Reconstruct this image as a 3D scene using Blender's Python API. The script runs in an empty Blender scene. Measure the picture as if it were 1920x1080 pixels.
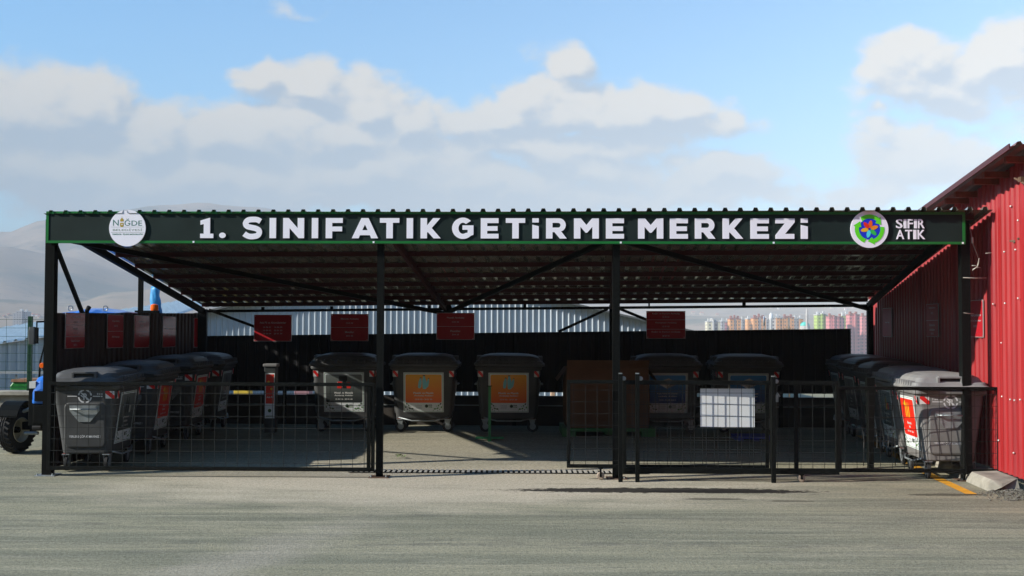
import bpy, math, random
from mathutils import Vector, Matrix, noise
from mathutils.geometry import tessellate_polygon
random.seed(7)
R = math.radians
scene = bpy.context.scene
col = scene.collection

# ------------------------------------------------------------------ camera
FPX, PITCH, ROLL, EYE = 2150.0, math.atan(74.5/2150), R(0.165), 1.975
fw = Vector((0, math.cos(PITCH), math.sin(PITCH)))
up0 = Vector((0, -math.sin(PITCH), math.cos(PITCH)))
rt0 = Vector((1, 0, 0))
rt = rt0*math.cos(ROLL) + up0*math.sin(ROLL)
up = up0*math.cos(ROLL) - rt0*math.sin(ROLL)
cd = bpy.data.cameras.new("camera")
cd.sensor_width = 36; cd.lens = 36*FPX/1920; cd.clip_start = 0.1; cd.clip_end = 30000
cam = bpy.data.objects.new("camera", cd); col.objects.link(cam)
mw = Matrix.Identity(4)
for i in range(3):
    mw[i][0] = rt[i]; mw[i][1] = up[i]; mw[i][2] = -fw[i]
mw[2][3] = EYE
cam.matrix_world = mw
scene.camera = cam
def ray(px, py): return fw + rt*((px-960)/FPX) + up*((540-py)/FPX)
def at(px, py, Y):
    d = ray(px, py); t = Y/d.y
    return Vector((d.x*t, Y, EYE+d.z*t))
def gz(Y): return 0.12*min(1, max(0, (Y-15.5)/4.5))

# ------------------------------------------------------------------ world, sun, exposure
SUN = Vector((1, .285, -.525))
vs = scene.view_settings
vs.view_transform = 'Standard'; vs.look = 'None'; vs.exposure = 0.9; vs.gamma = 1
w = bpy.data.worlds.new("World"); scene.world = w; w.use_nodes = True
wt = w.node_tree; wt.nodes.clear()
SKYS = 0.085
sunel = math.atan2(.525, math.hypot(1, .285)); sunrot = math.atan2(-1, -.285)
def build_world():
    N = wt.nodes; L = wt.links
    out = N.new('ShaderNodeOutputWorld'); bg = N.new('ShaderNodeBackground'); bg.inputs[1].default_value = SKYS
    L.new(bg.outputs[0], out.inputs[0])
    sky = N.new('ShaderNodeTexSky'); sky.sky_type = 'NISHITA'; sky.sun_disc = False
    sky.sun_elevation = sunel; sky.sun_rotation = sunrot; sky.altitude = 1200; sky.air_density = 1.2
    sky.dust_density = 0.3; sky.ozone_density = 3.0
    blobs = [(60,215,150,78,1),(165,190,72,62,1),(265,245,80,55,1),(430,255,115,55,1),(150,330,330,70,.9),
      (500,150,42,36,.9),(575,175,85,50,1),(690,185,85,55,1),(765,225,70,45,.9),(630,245,160,60,1),
      (870,215,60,35,.9),(945,205,85,42,1),(1065,130,55,36,.75),(1100,200,150,42,1),(1230,215,120,38,.95),
      (1362,222,32,38,.7),(1310,245,95,26,.7),(1150,262,190,26,.6),(700,315,240,72,.95),(1110,310,190,40,.65),
      (1345,338,120,30,.75),(600,372,800,34,.7),(955,362,120,26,.7),(1700,130,72,48,1),(1745,165,110,38,.85),
      (1865,125,80,48,1),(1925,120,70,60,1),(1790,198,90,20,.5),(1650,215,26,20,.45),(1700,252,55,28,.65),
      (1735,290,130,45,.8),(1860,310,90,40,.7),(1650,345,90,30,.65),(1120,362,200,24,.6),(1300,368,260,26,.6),(420,330,420,60,.85),(880,345,300,34,.8),(1000,272,260,40,.75),(1560,372,120,16,.5),(330,215,60,40,.6),(560,14,60,10,.2),
      (-250,240,260,90,1),(-600,200,300,80,.9),(2250,180,220,90,.9),(2700,260,300,90,.9),(1500,-420,500,120,.7),(200,-500,420,110,.6)]
    g = bpy.data.node_groups.new("cloud_density", 'ShaderNodeTree')
    g.interface.new_socket(name="P", in_out='INPUT', socket_type='NodeSocketVector')
    g.interface.new_socket(name="D", in_out='OUTPUT', socket_type='NodeSocketFloat')
    gn, gl = g.nodes, g.links
    gi = gn.new('NodeGroupInput'); go = gn.new('NodeGroupOutput')
    nz = gn.new('ShaderNodeTexNoise'); nz.inputs['Scale'].default_value = 16; nz.inputs['Detail'].default_value = 3
    gl.new(gi.outputs[0], nz.inputs['Vector'])
    s1 = gn.new('ShaderNodeVectorMath'); s1.operation = 'SUBTRACT'; s1.inputs[1].default_value = (.5, .5, .5)
    gl.new(nz.outputs['Color'], s1.inputs[0])
    s2 = gn.new('ShaderNodeVectorMath'); s2.operation = 'MULTIPLY_ADD'; s2.inputs[1].default_value = (.075, .06, 0)
    gl.new(s1.outputs[0], s2.inputs[0]); gl.new(gi.outputs[0], s2.inputs[2])
    prev = None
    for (cx, cy, rx, ry, am) in blobs:
        d = ray(cx, cy); az = math.atan2(d.x, d.y); el = math.atan2(d.z, math.hypot(d.x, d.y))
        m = gn.new('ShaderNodeMapping'); m.vector_type = 'TEXTURE'
        m.inputs['Location'].default_value = (az, el, 0)
        m.inputs['Scale'].default_value = (rx*1.5/FPX, ry*1.5/FPX, 1)
        if prev is None: gl.new(s2.outputs[0], m.inputs['Vector'])
        else:       # keeps the evaluation sequential (the shader stack is small)
            sq = gn.new('ShaderNodeVectorMath'); sq.operation = 'MULTIPLY_ADD'; sq.inputs[1].default_value = (1e-6, 1e-6, 1e-6)
            gl.new(prev, sq.inputs[0]); gl.new(s2.outputs[0], sq.inputs[2]); gl.new(sq.outputs[0], m.inputs['Vector'])
        ln = gn.new('ShaderNodeVectorMath'); ln.operation = 'LENGTH'; gl.new(m.outputs[0], ln.inputs[0])
        a = gn.new('ShaderNodeMath'); a.operation = 'MULTIPLY_ADD'
        a.inputs[1].default_value = -am; a.inputs[2].default_value = am
        gl.new(ln.outputs['Value'], a.inputs[0])
        if prev is None: prev = a.outputs[0]
        else:
            mx = gn.new('ShaderNodeMath'); mx.operation = 'SMOOTH_MAX'; mx.inputs[2].default_value = .12
            gl.new(prev, mx.inputs[0]); gl.new(a.outputs[0], mx.inputs[1]); prev = mx.outputs[0]
    n2 = gn.new('ShaderNodeTexNoise'); n2.inputs['Scale'].default_value = 26; n2.inputs['Detail'].default_value = 8
    n2.inputs['Roughness'].default_value = .62
    st = gn.new('ShaderNodeVectorMath'); st.operation = 'MULTIPLY'; st.inputs[1].default_value = (1, 1.5, 1)
    gl.new(gi.outputs[0], st.inputs[0]); gl.new(st.outputs[0], n2.inputs['Vector'])
    b = gn.new('ShaderNodeMath'); b.operation = 'MULTIPLY_ADD'; b.inputs[1].default_value = .80; b.inputs[2].default_value = -.40
    gl.new(n2.outputs['Fac'], b.inputs[0])
    c = gn.new('ShaderNodeMath'); c.operation = 'ADD'; gl.new(prev, c.inputs[0]); gl.new(b.outputs[0], c.inputs[1])
    gl.new(c.outputs[0], go.inputs[0])
    tc = N.new('ShaderNodeTexCoord'); sx = N.new('ShaderNodeSeparateXYZ'); L.new(tc.outputs['Generated'], sx.inputs[0])
    def M(op, a, b=None, c=None):
        n = N.new('ShaderNodeMath'); n.operation = op
        for i, v in enumerate((a, b, c)):
            if v is None: continue
            if isinstance(v, (int, float)): n.inputs[i].default_value = v
            else: L.new(v, n.inputs[i])
        return n.outputs[0]
    az = M('ARCTAN2', sx.outputs[0], sx.outputs[1])
    el = M('ARCSINE', sx.outputs[2])
    cx = N.new('ShaderNodeCombineXYZ'); L.new(az, cx.inputs[0]); L.new(el, cx.inputs[1])
    g1 = N.new('ShaderNodeGroup'); g1.node_tree = g; L.new(cx.outputs[0], g1.inputs[0])
    of = N.new('ShaderNodeVectorMath'); of.operation = 'ADD'; of.inputs[1].default_value = (-.009, .014, 0)
    L.new(cx.outputs[0], of.inputs[0])
    g2 = N.new('ShaderNodeGroup'); g2.node_tree = g; L.new(of.outputs[0], g2.inputs[0])
    def mr(v, a, b):
        n = N.new('ShaderNodeMapRange'); n.interpolation_type = 'SMOOTHSTEP'
        n.inputs[1].default_value = a; n.inputs[2].default_value = b; L.new(v, n.inputs[0]); return n.outputs[0]
    alpha = mr(g1.outputs[0], .03, .40)
    lit = mr(M('SUBTRACT', g1.outputs[0], g2.outputs[0]), -.20, .24)
    hz = mr(el, .20, .10)
    cc = N.new('ShaderNodeMix'); cc.data_type = 'RGBA'
    k = .53/SKYS
    cc.inputs[6].default_value = (.46*k, .56*k, .68*k, 1); cc.inputs[7].default_value = (.98*k, .91*k, .80*k, 1)
    L.new(lit, cc.inputs[0])
    c2 = N.new('ShaderNodeMix'); c2.data_type = 'RGBA'
    c2.inputs[7].default_value = (.50*k, .58*k, .62*k, 1)
    L.new(M('MULTIPLY', hz, .65), c2.inputs[0]); L.new(cc.outputs[2], c2.inputs[6])
    tint = N.new('ShaderNodeMix'); tint.data_type = 'RGBA'; tint.blend_type = 'MULTIPLY'; tint.inputs[0].default_value = 1
    L.new(sky.outputs[0], tint.inputs[6]); tint.inputs[7].default_value = SKYTINT
    mx = N.new('ShaderNodeMix'); mx.data_type = 'RGBA'
    L.new(M('MULTIPLY', alpha, .93), mx.inputs[0]); L.new(tint.outputs[2], mx.inputs[6]); L.new(c2.outputs[2], mx.inputs[7])
    L.new(mx.outputs[2], bg.inputs[0])
SKYTINT = (.90, 1.42, 1.62, 1)
build_world()
w.cycles.sampling_method = 'MANUAL'; w.cycles.sample_map_resolution = 128
sl = bpy.data.lights.new("sun", 'SUN'); sl.energy = 5.0; sl.angle = R(.5); sl.color = (1, .95, .86)
so = bpy.data.objects.new("sun", sl); so.rotation_euler = SUN.to_track_quat('-Z', 'Y').to_euler(); so.location = (-20, -6, 14)
col.objects.link(so)
scene.cycles.max_bounces = 5; scene.cycles.diffuse_bounces = 1; scene.cycles.volume_bounces = 0

# ------------------------------------------------------------------ materials
MATS = {}
def mat(name, c, rough=.6, metal=0., var=.12, scale=6., bump=0., spec=.4, streak=None, c2=None, thr=(.45, .65), coat=0.):
    if name in MATS: return MATS[name]
    m = bpy.data.materials.new(name); m.use_nodes = True; nt = m.node_tree; N = nt.nodes; L = nt.links
    p = N['Principled BSDF']; p.inputs['Roughness'].default_value = rough; p.inputs['Metallic'].default_value = metal
    p.inputs['Specular IOR Level'].default_value = spec; p.inputs['Coat Weight'].default_value = coat
    if var > 0 or c2:
        tc = N.new('ShaderNodeTexCoord'); mp = N.new('ShaderNodeMapping'); L.new(tc.outputs['Object'], mp.inputs[0])
        if streak: mp.inputs['Scale'].default_value = streak
        if name.startswith('grey_'):      # each bin gets its own scuffs and fading
            oi = N.new('ShaderNodeObjectInfo'); va = N.new('ShaderNodeVectorMath'); va.operation = 'MULTIPLY_ADD'; va.inputs[1].default_value = (40, 40, 40)
            L.new(oi.outputs['Random'], va.inputs[0]); L.new(tc.outputs['Object'], va.inputs[2]); L.new(va.outputs[0], mp.inputs[0])
        nz = N.new('ShaderNodeTexNoise'); nz.inputs['Scale'].default_value = scale; nz.inputs['Detail'].default_value = 6
        nz.inputs['Roughness'].default_value = .6; L.new(mp.outputs[0], nz.inputs['Vector'])
        r = N.new('ShaderNodeMapRange'); r.inputs[1].default_value = .3; r.inputs[2].default_value = .7
        r.inputs[3].default_value = 1-var; r.inputs[4].default_value = 1+var; L.new(nz.outputs['Fac'], r.inputs[0])
        mx = N.new('ShaderNodeVectorMath'); mx.operation = 'SCALE'; L.new(r.outputs[0], mx.inputs['Scale'])
        if c2:
            n3 = N.new('ShaderNodeTexNoise'); n3.inputs['Scale'].default_value = scale*.35; n3.inputs['Detail'].default_value = 8
            L.new(mp.outputs[0], n3.inputs['Vector'])
            r3 = N.new('ShaderNodeMapRange'); r3.inputs[1].default_value = thr[0]; r3.inputs[2].default_value = thr[1]
            L.new(n3.outputs['Fac'], r3.inputs[0])
            cm = N.new('ShaderNodeMix'); cm.data_type = 'RGBA'; cm.inputs[6].default_value = (*c, 1); cm.inputs[7].default_value = (*c2, 1)
            L.new(r3.outputs[0], cm.inputs[0]); L.new(cm.outputs[2], mx.inputs[0])
        else: mx.inputs[0].default_value = c
        L.new(mx.outputs[0], p.inputs['Base Color'])
        rr = N.new('ShaderNodeMapRange'); rr.inputs[3].default_value = max(.02, rough-.08); rr.inputs[4].default_value = min(1, rough+.08)
        L.new(nz.outputs['Fac'], rr.inputs[0]); L.new(rr.outputs[0], p.inputs['Roughness'])
        if bump > 0:
            bp = N.new('ShaderNodeBump'); bp.inputs['Strength'].default_value = bump; bp.inputs['Distance'].default_value = .01
            L.new(nz.outputs['Fac'], bp.inputs['Height']); L.new(bp.outputs[0], p.inputs['Normal'])
    else: p.inputs['Base Color'].default_value = (*c, 1)
    MATS[name] = m; return m

# ------------------------------------------------------------------ mesh builder
class MB:
    def __init__(s): s.v = []; s.f = []; s.mi = []; s.mats = []; s.M = Matrix.Identity(4); s.sm = []; s.smooth = False
    def m(s, mt):
        if mt not in s.mats: s.mats.append(mt)
        return s.mats.index(mt)
    def add(s, vs_, fs, mt):
        n = len(s.v); i = s.m(mt)
        s.v += [tuple(s.M @ Vector(p)) for p in vs_]
        for f in fs: s.f.append([a+n for a in f]); s.mi.append(i); s.sm.append(s.smooth)
        return s
    def box(s, x0, x1, y0, y1, z0, z1, mt):
        P = [(x, y, z) for x in (x0, x1) for y in (y0, y1) for z in (z0, z1)]
        return s.add(P, [(0,1,3,2), (4,6,7,5), (0,4,5,1), (2,3,7,6), (0,2,6,4), (1,5,7,3)], mt)
    def beam(s, p, q, w, h, mt, upv=(0, 0, 1)):
        p = Vector(p); q = Vector(q); d = (q-p).normalized(); u = Vector(upv)
        if abs(d.dot(u)) > .98: u = Vector((0, 1, 0))
        a = d.cross(u).normalized(); b = a.cross(d).normalized(); P = []
        for c in (p, q):
            for (i, j) in ((-1, -1), (1, -1), (1, 1), (-1, 1)): P.append(c + a*i*w/2 + b*j*h/2)
        return s.add(P, [(3,2,1,0), (4,5,6,7), (0,1,5,4), (1,2,6,5), (2,3,7,6), (3,0,4,7)], mt)
    def tube(s, pts, r, mt, n=8, r2=None, cap=True):
        pts = [Vector(p) for p in pts]; rings = []; P = []
        for i, p in enumerate(pts):
            d = (pts[min(i+1, len(pts)-1)] - pts[max(i-1, 0)]).normalized()
            u = Vector((0, 0, 1)) if abs(d.z) < .9 else Vector((0, 1, 0))
            a = d.cross(u).normalized(); b = a.cross(d)
            rr = r if r2 is None else r + (r2-r)*i/(len(pts)-1)
            for k in range(n):
                t = 2*math.pi*k/n; P.append(p + (a*math.cos(t) + b*math.sin(t))*rr)
        F = []
        for i in range(len(pts)-1):
            for k in range(n): F.append((i*n+k, i*n+(k+1) % n, (i+1)*n+(k+1) % n, (i+1)*n+k))
        if cap: F += [tuple(range(n-1, -1, -1)), tuple(range((len(pts)-1)*n, len(pts)*n))]
        return s.add(P, F, mt)
    def lathe(s, prof, mt, n=20, axis='z', cap=True):
        P = []; F = []
        for (r, z) in prof:
            for k in range(n):
                t = 2*math.pi*k/n; x, y = r*math.cos(t), r*math.sin(t)
                P.append((x, y, z) if axis == 'z' else ((x, z, y) if axis == 'y' else (z, x, y)))
        for i in range(len(prof)-1):
            for k in range(n): F.append((i*n+k, i*n+(k+1) % n, (i+1)*n+(k+1) % n, (i+1)*n+k))
        if cap: F += [tuple(range(n-1, -1, -1)), tuple(range((len(prof)-1)*n, len(prof)*n))]
        return s.add(P, F, mt)
    def loft(s, secs, mt, cap=True):
        n = len(secs[0]); P = [p for sec in secs for p in sec]; F = []
        for i in range(len(secs)-1):
            for k in range(n): F.append((i*n+k, i*n+(k+1) % n, (i+1)*n+(k+1) % n, (i+1)*n+k))
        if cap: F += [tuple(range(n-1, -1, -1)), tuple(range((len(secs)-1)*n, len(secs)*n))]
        return s.add(P, F, mt)
    def shape(s, loops, mt, y=0., t=0.):
        """loops in (x,z); front face at y (towards -Y), thickness t behind it; loops[0] outer, rest holes"""
        L3 = [[Vector((a, b, 0)) for a, b in l] for l in loops]
        tris = tessellate_polygon(L3); flat = [p for l in loops for p in l]
        P = [(a, y, b) for a, b in flat]; F = []
        for tr in tris:
            a, b, c = [flat[i] for i in tr]
            cr = (b[0]-a[0])*(c[1]-a[1]) - (b[1]-a[1])*(c[0]-a[0])
            F.append(tuple(tr) if cr > 0 else tuple(reversed(tr)))
        if t > 0:
            n = len(flat); P += [(a, y+t, b) for a, b in flat]; o = 0
            for l in loops:
                m = len(l)
                for i in range(m): F.append((o+i, o+(i+1) % m, n+o+(i+1) % m, n+o+i))
                o += m
        return s.add(P, F, mt)
    def rect(s, x0, x1, z0, z1, mt, y=0., t=0., r=0.):
        if r <= 0: return s.shape([[(x0, z0), (x1, z0), (x1, z1), (x0, z1)]], mt, y, t)
        return s.shape([rrect(x0, x1, z0, z1, r)], mt, y, t)
    def disc(s, cx, cz, r, mt, y=0., t=0., n=40):
        return s.shape([[(cx+r*math.cos(2*math.pi*k/n), cz+r*math.sin(2*math.pi*k/n)) for k in range(n)]], mt, y, t)
    def text(s, body, cx, cz, w, h, mt, y=0., bold=0., wmax=False, t=0.):
        V, F = text_data(body, bold, t)
        xs = [v[0] for v in V]; ys = [v[1] for v in V]; x0, x1, y0, y1 = min(xs), max(xs), min(ys), max(ys)
        sx = w/(x1-x0); sy = h/(y1-y0)
        if wmax: sx = sy = min(sx, sy)
        P = [(cx + (v[0]-(x0+x1)/2)*sx, y + (t if v[2] < 0 else 0.), cz + (v[1]-(y0+y1)/2)*sy) for v in V]
        return s.add(P, F, mt)
    def corr(s, P00, P10, P01, P11, n, dep, mt, nrm, duty=(.30, .12)):
        """corrugated sheet between four corners; ribs run along v, n ribs along u, dep towards nrm"""
        P00, P10, P01, P11 = map(Vector, (P00, P10, P01, P11)); nrm = Vector(nrm).normalized()
        tw, fl = duty; a = (1-tw)/2; prof = []
        for i in range(n):
            for (t, hh) in ((0, 0), (a-fl/2, 0), (a+fl/2, 1), (a+tw-fl/2, 1), (a+tw+fl/2, 0)):
                prof.append(((i+t)/n, hh*dep))
        prof.append((1, 0)); P = []
        for (u, hh) in prof:
            P.append(P00.lerp(P10, u) + nrm*hh)
        for (u, hh) in prof: P.append(P01.lerp(P11, u) + nrm*hh)
        m = len(prof); F = [(i, i+1, m+i+1, m+i) for i in range(m-1)]
        return s.add(P, F, mt)
    def build(s, name, parent=None, loc=None):
        me = bpy.data.meshes.new(name); me.from_pydata(s.v, [], s.f)
        for m_ in s.mats: me.materials.append(m_)
        me.polygons.foreach_set('material_index', s.mi); me.polygons.foreach_set('use_smooth', s.sm); me.update()
        o = bpy.data.objects.new(name, me); col.objects.link(o)
        if parent: o.parent = parent
        if loc: o.location = loc
        return o
def rrect(x0, x1, z0, z1, r, n=5):
    P = []
    for (cx, cz, a0) in ((x1-r, z0+r, -90), (x1-r, z1-r, 0), (x0+r, z1-r, 90), (x0+r, z0+r, 180)):
        for k in range(n+1):
            a = R(a0+90*k/n); P.append((cx+r*math.cos(a), cz+r*math.sin(a)))
    return P
TX = {}
def text_data(body, bold, t=0.):
    k = (body, bold, t > 0)
    if k not in TX:
        cu = bpy.data.curves.new("lettering", 'FONT'); cu.body = body; cu.size = 1; cu.offset = bold; cu.resolution_u = 3
        cu.align_x = 'CENTER'
        if t > 0: cu.extrude = .01
        o = bpy.data.objects.new("lettering", cu)
        me = bpy.data.meshes.new_from_object(o)
        TX[k] = ([tuple(v.co) for v in me.vertices], [tuple(p.vertices) for p in me.polygons])
        bpy.data.objects.remove(o); bpy.data.meshes.remove(me); bpy.data.curves.remove(cu)
    return TX[k]
def tag(o, label=None, cat=None, group=None, kind=None):
    if label: o['label'] = label
    if cat: o['category'] = cat
    if group: o['group'] = group
    if kind: o['kind'] = kind
    return o
def empty(name, loc=(0, 0, 0), rz=0.):
    o = bpy.data.objects.new(name, None); col.objects.link(o); o.location = loc; o.rotation_euler.z = rz
    o.empty_display_size = .2; return o
def copy_tree(o, parent=None):
    c = o.copy(); col.objects.link(c); c.parent = parent
    for ch in [x for x in bpy.data.objects if x.parent == o]: copy_tree(ch, c)
    return c
def bevel(o, wd=.006, seg=2):
    b = o.modifiers.new("bevel", 'BEVEL'); b.width = wd; b.segments = seg; b.limit_method = 'ANGLE'; b.angle_limit = R(40); return o
def frame(origin, u, v, n):
    """matrix mapping local x->u, z->v, -y->n"""
    u, v, n = Vector(u).normalized(), Vector(v).normalized(), Vector(n).normalized()
    M = Matrix.Identity(4)
    for i in range(3): M[i][0] = u[i]; M[i][1] = -n[i]; M[i][2] = v[i]; M[i][3] = origin[i]
    return M

# ------------------------------------------------------------------ site lines
def Yf(X): return 15.05-.02*X                   # front line of the canopy
def Yb(X): return 21.8-.048*X                   # rear wall line
def wl(Y): return -6.36+.057*(Y-15.4)           # left wall plane
def wr(Y): return 4.97+.0884*Y                  # right wall plane
def xfront(px):                                 # X on the front line for a photo column
    k = (px-960)/FPX; return k*15.05/(1+.02*k)

black = mat("black_paint", (.003, .004, .0035), .6, var=.3, scale=9, spec=.08)
blackd = mat("black_paint_dusty", (.004, .005, .0045), .6, var=.8, scale=30, spec=.10)
maroon = mat("dark_red_steel", (.035, .005, .006), .6, var=.25, spec=.2)
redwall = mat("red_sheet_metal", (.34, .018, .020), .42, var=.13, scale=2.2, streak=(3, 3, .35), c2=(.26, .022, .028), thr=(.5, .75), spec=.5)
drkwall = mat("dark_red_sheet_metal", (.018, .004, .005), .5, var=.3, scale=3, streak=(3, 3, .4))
galv = mat("galvanised_sheet", (.55, .58, .60), .38, metal=.75, var=.12, scale=4)
galvw = mat("pale_grey_sheet", (.50, .56, .60), .45, metal=.15, var=.10, scale=1.2, streak=(1, 1, .3))
roofm = mat("roof_sheet_underside", (.52, .52, .46), .17, metal=.7, var=.25, scale=5, c2=(.34, .34, .30))
white = mat("white_acrylic", (.88, .87, .96), .35, var=.02)
whitep = mat("white_print", (.75, .78, .78), .45, var=.03)
green_fr = mat("green_frame", (.008, .15, .03), .4, var=.12, scale=3)
signm = mat("sign_panel_grey", (.013, .024, .022), .6, var=.18, scale=2, spec=.15)
steel = mat("galvanised_steel", (.30, .33, .34), .45, metal=.5, var=.2, scale=12)
# ------------------------------------------------------------------ ground, terrain, hills
def node_ground(name, kind):
    m = bpy.data.materials.new(name); m.use_nodes = True; nt = m.node_tree; N = nt.nodes; L = nt.links
    p = N['Principled BSDF']; p.inputs['Roughness'].default_value = .95; p.inputs['Specular IOR Level'].default_value = .06
    tc = N.new('ShaderNodeTexCoord')
    def nz(scale, det=6, mp=None, rough=.6, dist=0.):
        n = N.new('ShaderNodeTexNoise'); n.inputs['Scale'].default_value = scale; n.inputs['Detail'].default_value = det
        n.inputs['Roughness'].default_value = rough; n.inputs['Distortion'].default_value = dist
        if mp:
            q = N.new('ShaderNodeMapping'); q.inputs['Scale'].default_value = mp[0:3]
            if len(mp) > 3: q.inputs['Rotation'].default_value = (0, 0, mp[3])
            L.new(tc.outputs['Object'], q.inputs[0]); L.new(q.outputs[0], n.inputs['Vector'])
        else: L.new(tc.outputs['Object'], n.inputs['Vector'])
        return n.outputs['Fac']
    def mr(v, a, b, c=0., d=1.):
        n = N.new('ShaderNodeMapRange'); n.inputs[1].default_value = a; n.inputs[2].default_value = b
        n.inputs[3].default_value = c; n.inputs[4].default_value = d; L.new(v, n.inputs[0]); return n.outputs[0]
    def mix(f, a, b, mode='MIX'):
        n = N.new('ShaderNodeMix'); n.data_type = 'RGBA'; n.blend_type = mode
        for i, v in ((0, f), (6, a), (7, b)):
            if isinstance(v, tuple): n.inputs[i].default_value = (*v, 1)
            elif isinstance(v, (int, float)): n.inputs[i].default_value = v
            else: L.new(v, n.inputs[i])
        return n.outputs[2]
    def ma(op, a, b=None):
        n = N.new('ShaderNodeMath'); n.operation = op
        for i, v in ((0, a), (1, b)):
            if v is None: continue
            if isinstance(v, (int, float)): n.inputs[i].default_value = v
            else: L.new(v, n.inputs[i])
        return n.outputs[0]
    def blob(x, y, rx, ry, rot=0., wob=.35, ns=3.):
        q = N.new('ShaderNodeMapping'); q.vector_type = 'TEXTURE'; q.inputs['Location'].default_value = (x, y, 0)
        q.inputs['Scale'].default_value = (rx, ry, 50); q.inputs['Rotation'].default_value = (0, 0, rot)
        L.new(tc.outputs['Object'], q.inputs[0])
        l = N.new('ShaderNodeVectorMath'); l.operation = 'LENGTH'; L.new(q.outputs[0], l.inputs[0])
        return ma('ADD', l.outputs['Value'], ma('MULTIPLY', ma('SUBTRACT', nz(ns, 8, (1, 2.4, 1)), .5), wob*6))
    if kind == 'asphalt':
        c = mix(mr(nz(.35, 5), .35, .65), (.262, .252, .172), (.315, .295, .205))
        streak = nz(1.5, 8, (.13, 1.25, 1, .03), .66, .5)
        c = mix(mr(streak, .42, .58), c, (.205, .203, .145))
        s2 = nz(4.0, 8, (.12, 1.4, 1, -.04), .7, .4)
        c = mix(mr(s2, .50, .68, 0, .75), c, (.37, .345, .25))
        s3 = nz(9, 8, (.14, 1.3, 1, .02), .7)
        c = mix(mr(s3, .52, .66, 0, .5), c, (.125, .13, .105))
        pale = mr(blob(-.9, 14.6, 4.2, 1.9, .03, .22, .8), 1.3, .55)
        c = mix(ma('MULTIPLY', pale, mr(nz(1.8, 8, (.3, 1.4, 1)), .15, .48)), c, (.50, .44, .33))
        pale2 = mr(blob(-1.3, 17.5, 3.2, 4.0, 0, .2, .8), 1.2, .3)
        c = mix(ma('MULTIPLY', pale2, .55), c, (.38, .345, .28))
        pale3 = mr(blob(-2.4, 9.5, .5, 3.2, -.35, .3, 1.4), 1.1, .3)
        c = mix(ma('MULTIPLY', pale3, .5), c, (.38, .345, .28))
        spk = nz(48, 5, None, .75); c = mix(mr(spk, .56, .70, 0, .55), c, (.42, .40, .33)); c = mix(mr(nz(14, 8, None, .8), .54, .68, 0, .4), c, (.12, .122, .10))
        spd = nz(55, 3, (1, 1, 1.7)); c = mix(mr(spd, .55, .70, 0, .8), c, (.05, .052, .05))
        vor = N.new('ShaderNodeTexVoronoi'); vor.inputs['Scale'].default_value = 7; L.new(tc.outputs['Object'], vor.inputs['Vector'])
        c = mix(mr(vor.outputs['Distance'], .07, .04, 0, .55), c, (.42, .41, .37))
        for (x, y, rx, ry, st) in ((1.75, 14.05, 1.75, .22, .95), (2.6, 13.95, 1.1, .14, .95), (2.35, 13.35, .35, .09, .6), (5.2, 13.75, .5, .10, .65), (3.2, 13.2, .3, .06, .5)):
            c = mix(ma('MULTIPLY', mr(blob(x, y, rx, ry, 0, .26, 9.), 1.02, .93), st), c, (.022, .02, .018))
        for (x, y, rr, wd, st) in ((1.5, -14, 24.6, .11, .35), (1.5, -14, 26.2, .11, .35), (-3., -30, 42.2, .10, .3), (-3., -30, 40.6, .10, .3), (4, 40, 29.6, .10, .3), (4, 40, 28.1, .10, .3)):
            q = N.new('ShaderNodeVectorMath'); q.operation = 'DISTANCE'; q.inputs[1].default_value = (x, y, 0); L.new(tc.outputs['Object'], q.inputs[0])
            d_ = ma('ABSOLUTE', ma('SUBTRACT', q.outputs['Value'], rr)); m5 = ma('MULTIPLY', mr(d_, wd, wd*.5), mr(nz(2.5, 7, None, .7), .42, .62, 0, st)); c = mix(m5, c, (.11, .11, .095))
        m6 = mr(nz(24, 3, None, .6), .32, .68, .82, 1.18); sc_ = N.new('ShaderNodeVectorMath'); sc_.operation = 'SCALE'; L.new(c, sc_.inputs[0]); L.new(m6, sc_.inputs['Scale']); c = sc_.outputs[0]
        bp = N.new('ShaderNodeBump'); bp.inputs['Strength'].default_value = .9; bp.inputs['Distance'].default_value = .012
        h = ma('ADD', nz(45, 6, None, .7), ma('MULTIPLY', streak, .6)); L.new(h, bp.inputs['Height']); L.new(bp.outputs[0], p.inputs['Normal'])
    else:
        c = mix(mr(nz(.004, 9), .38, .62), (.33, .25, .18), (.24, .195, .14))
        c = mix(mr(nz(.0016, 8, (1, 2.2, 1)), .50, .62), c, (.11, .125, .10))
        c = mix(mr(nz(.012, 6, (1, 3, 1)), .58, .66), c, (.29, .23, .17))
        c = mix(mr(nz(.03, 4), .60, .66, 0, .6), c, (.05, .065, .045))
    L.new(c, p.inputs['Base Color']); return m
asph = node_ground("asphalt", 'asphalt'); earth = node_ground("dry_earth", 'earth')

mb = MB(); xs = [-60, -30, -15, -8, -4, 0, 4, 8, 15, 30, 60]; ys = [-25, -10, 0, 8, 12, 15.5, 16.5, 17.5, 18.5, 19.5, 20, 24, 40, 60]
P = [(x, y, gz(y)) for y in ys for x in xs]; nx = len(xs)
F = [(j*nx+i, j*nx+i+1, (j+1)*nx+i+1, (j+1)*nx+i) for j in range(len(ys)-1) for i in range(nx-1)]
mb.add(P, F, asph); tag(mb.build("yard_asphalt"), kind='structure')

def pl(pts, x):
    for i in range(len(pts)-1):
        if pts[i][0] <= x <= pts[i+1][0]:
            t = (x-pts[i][0])/(pts[i+1][0]-pts[i][0]); t = t*t*(3-2*t)
            return pts[i][1]+(pts[i+1][1]-pts[i][1])*t
    return pts[0][1] if x < pts[0][0] else pts[-1][1]
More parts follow.
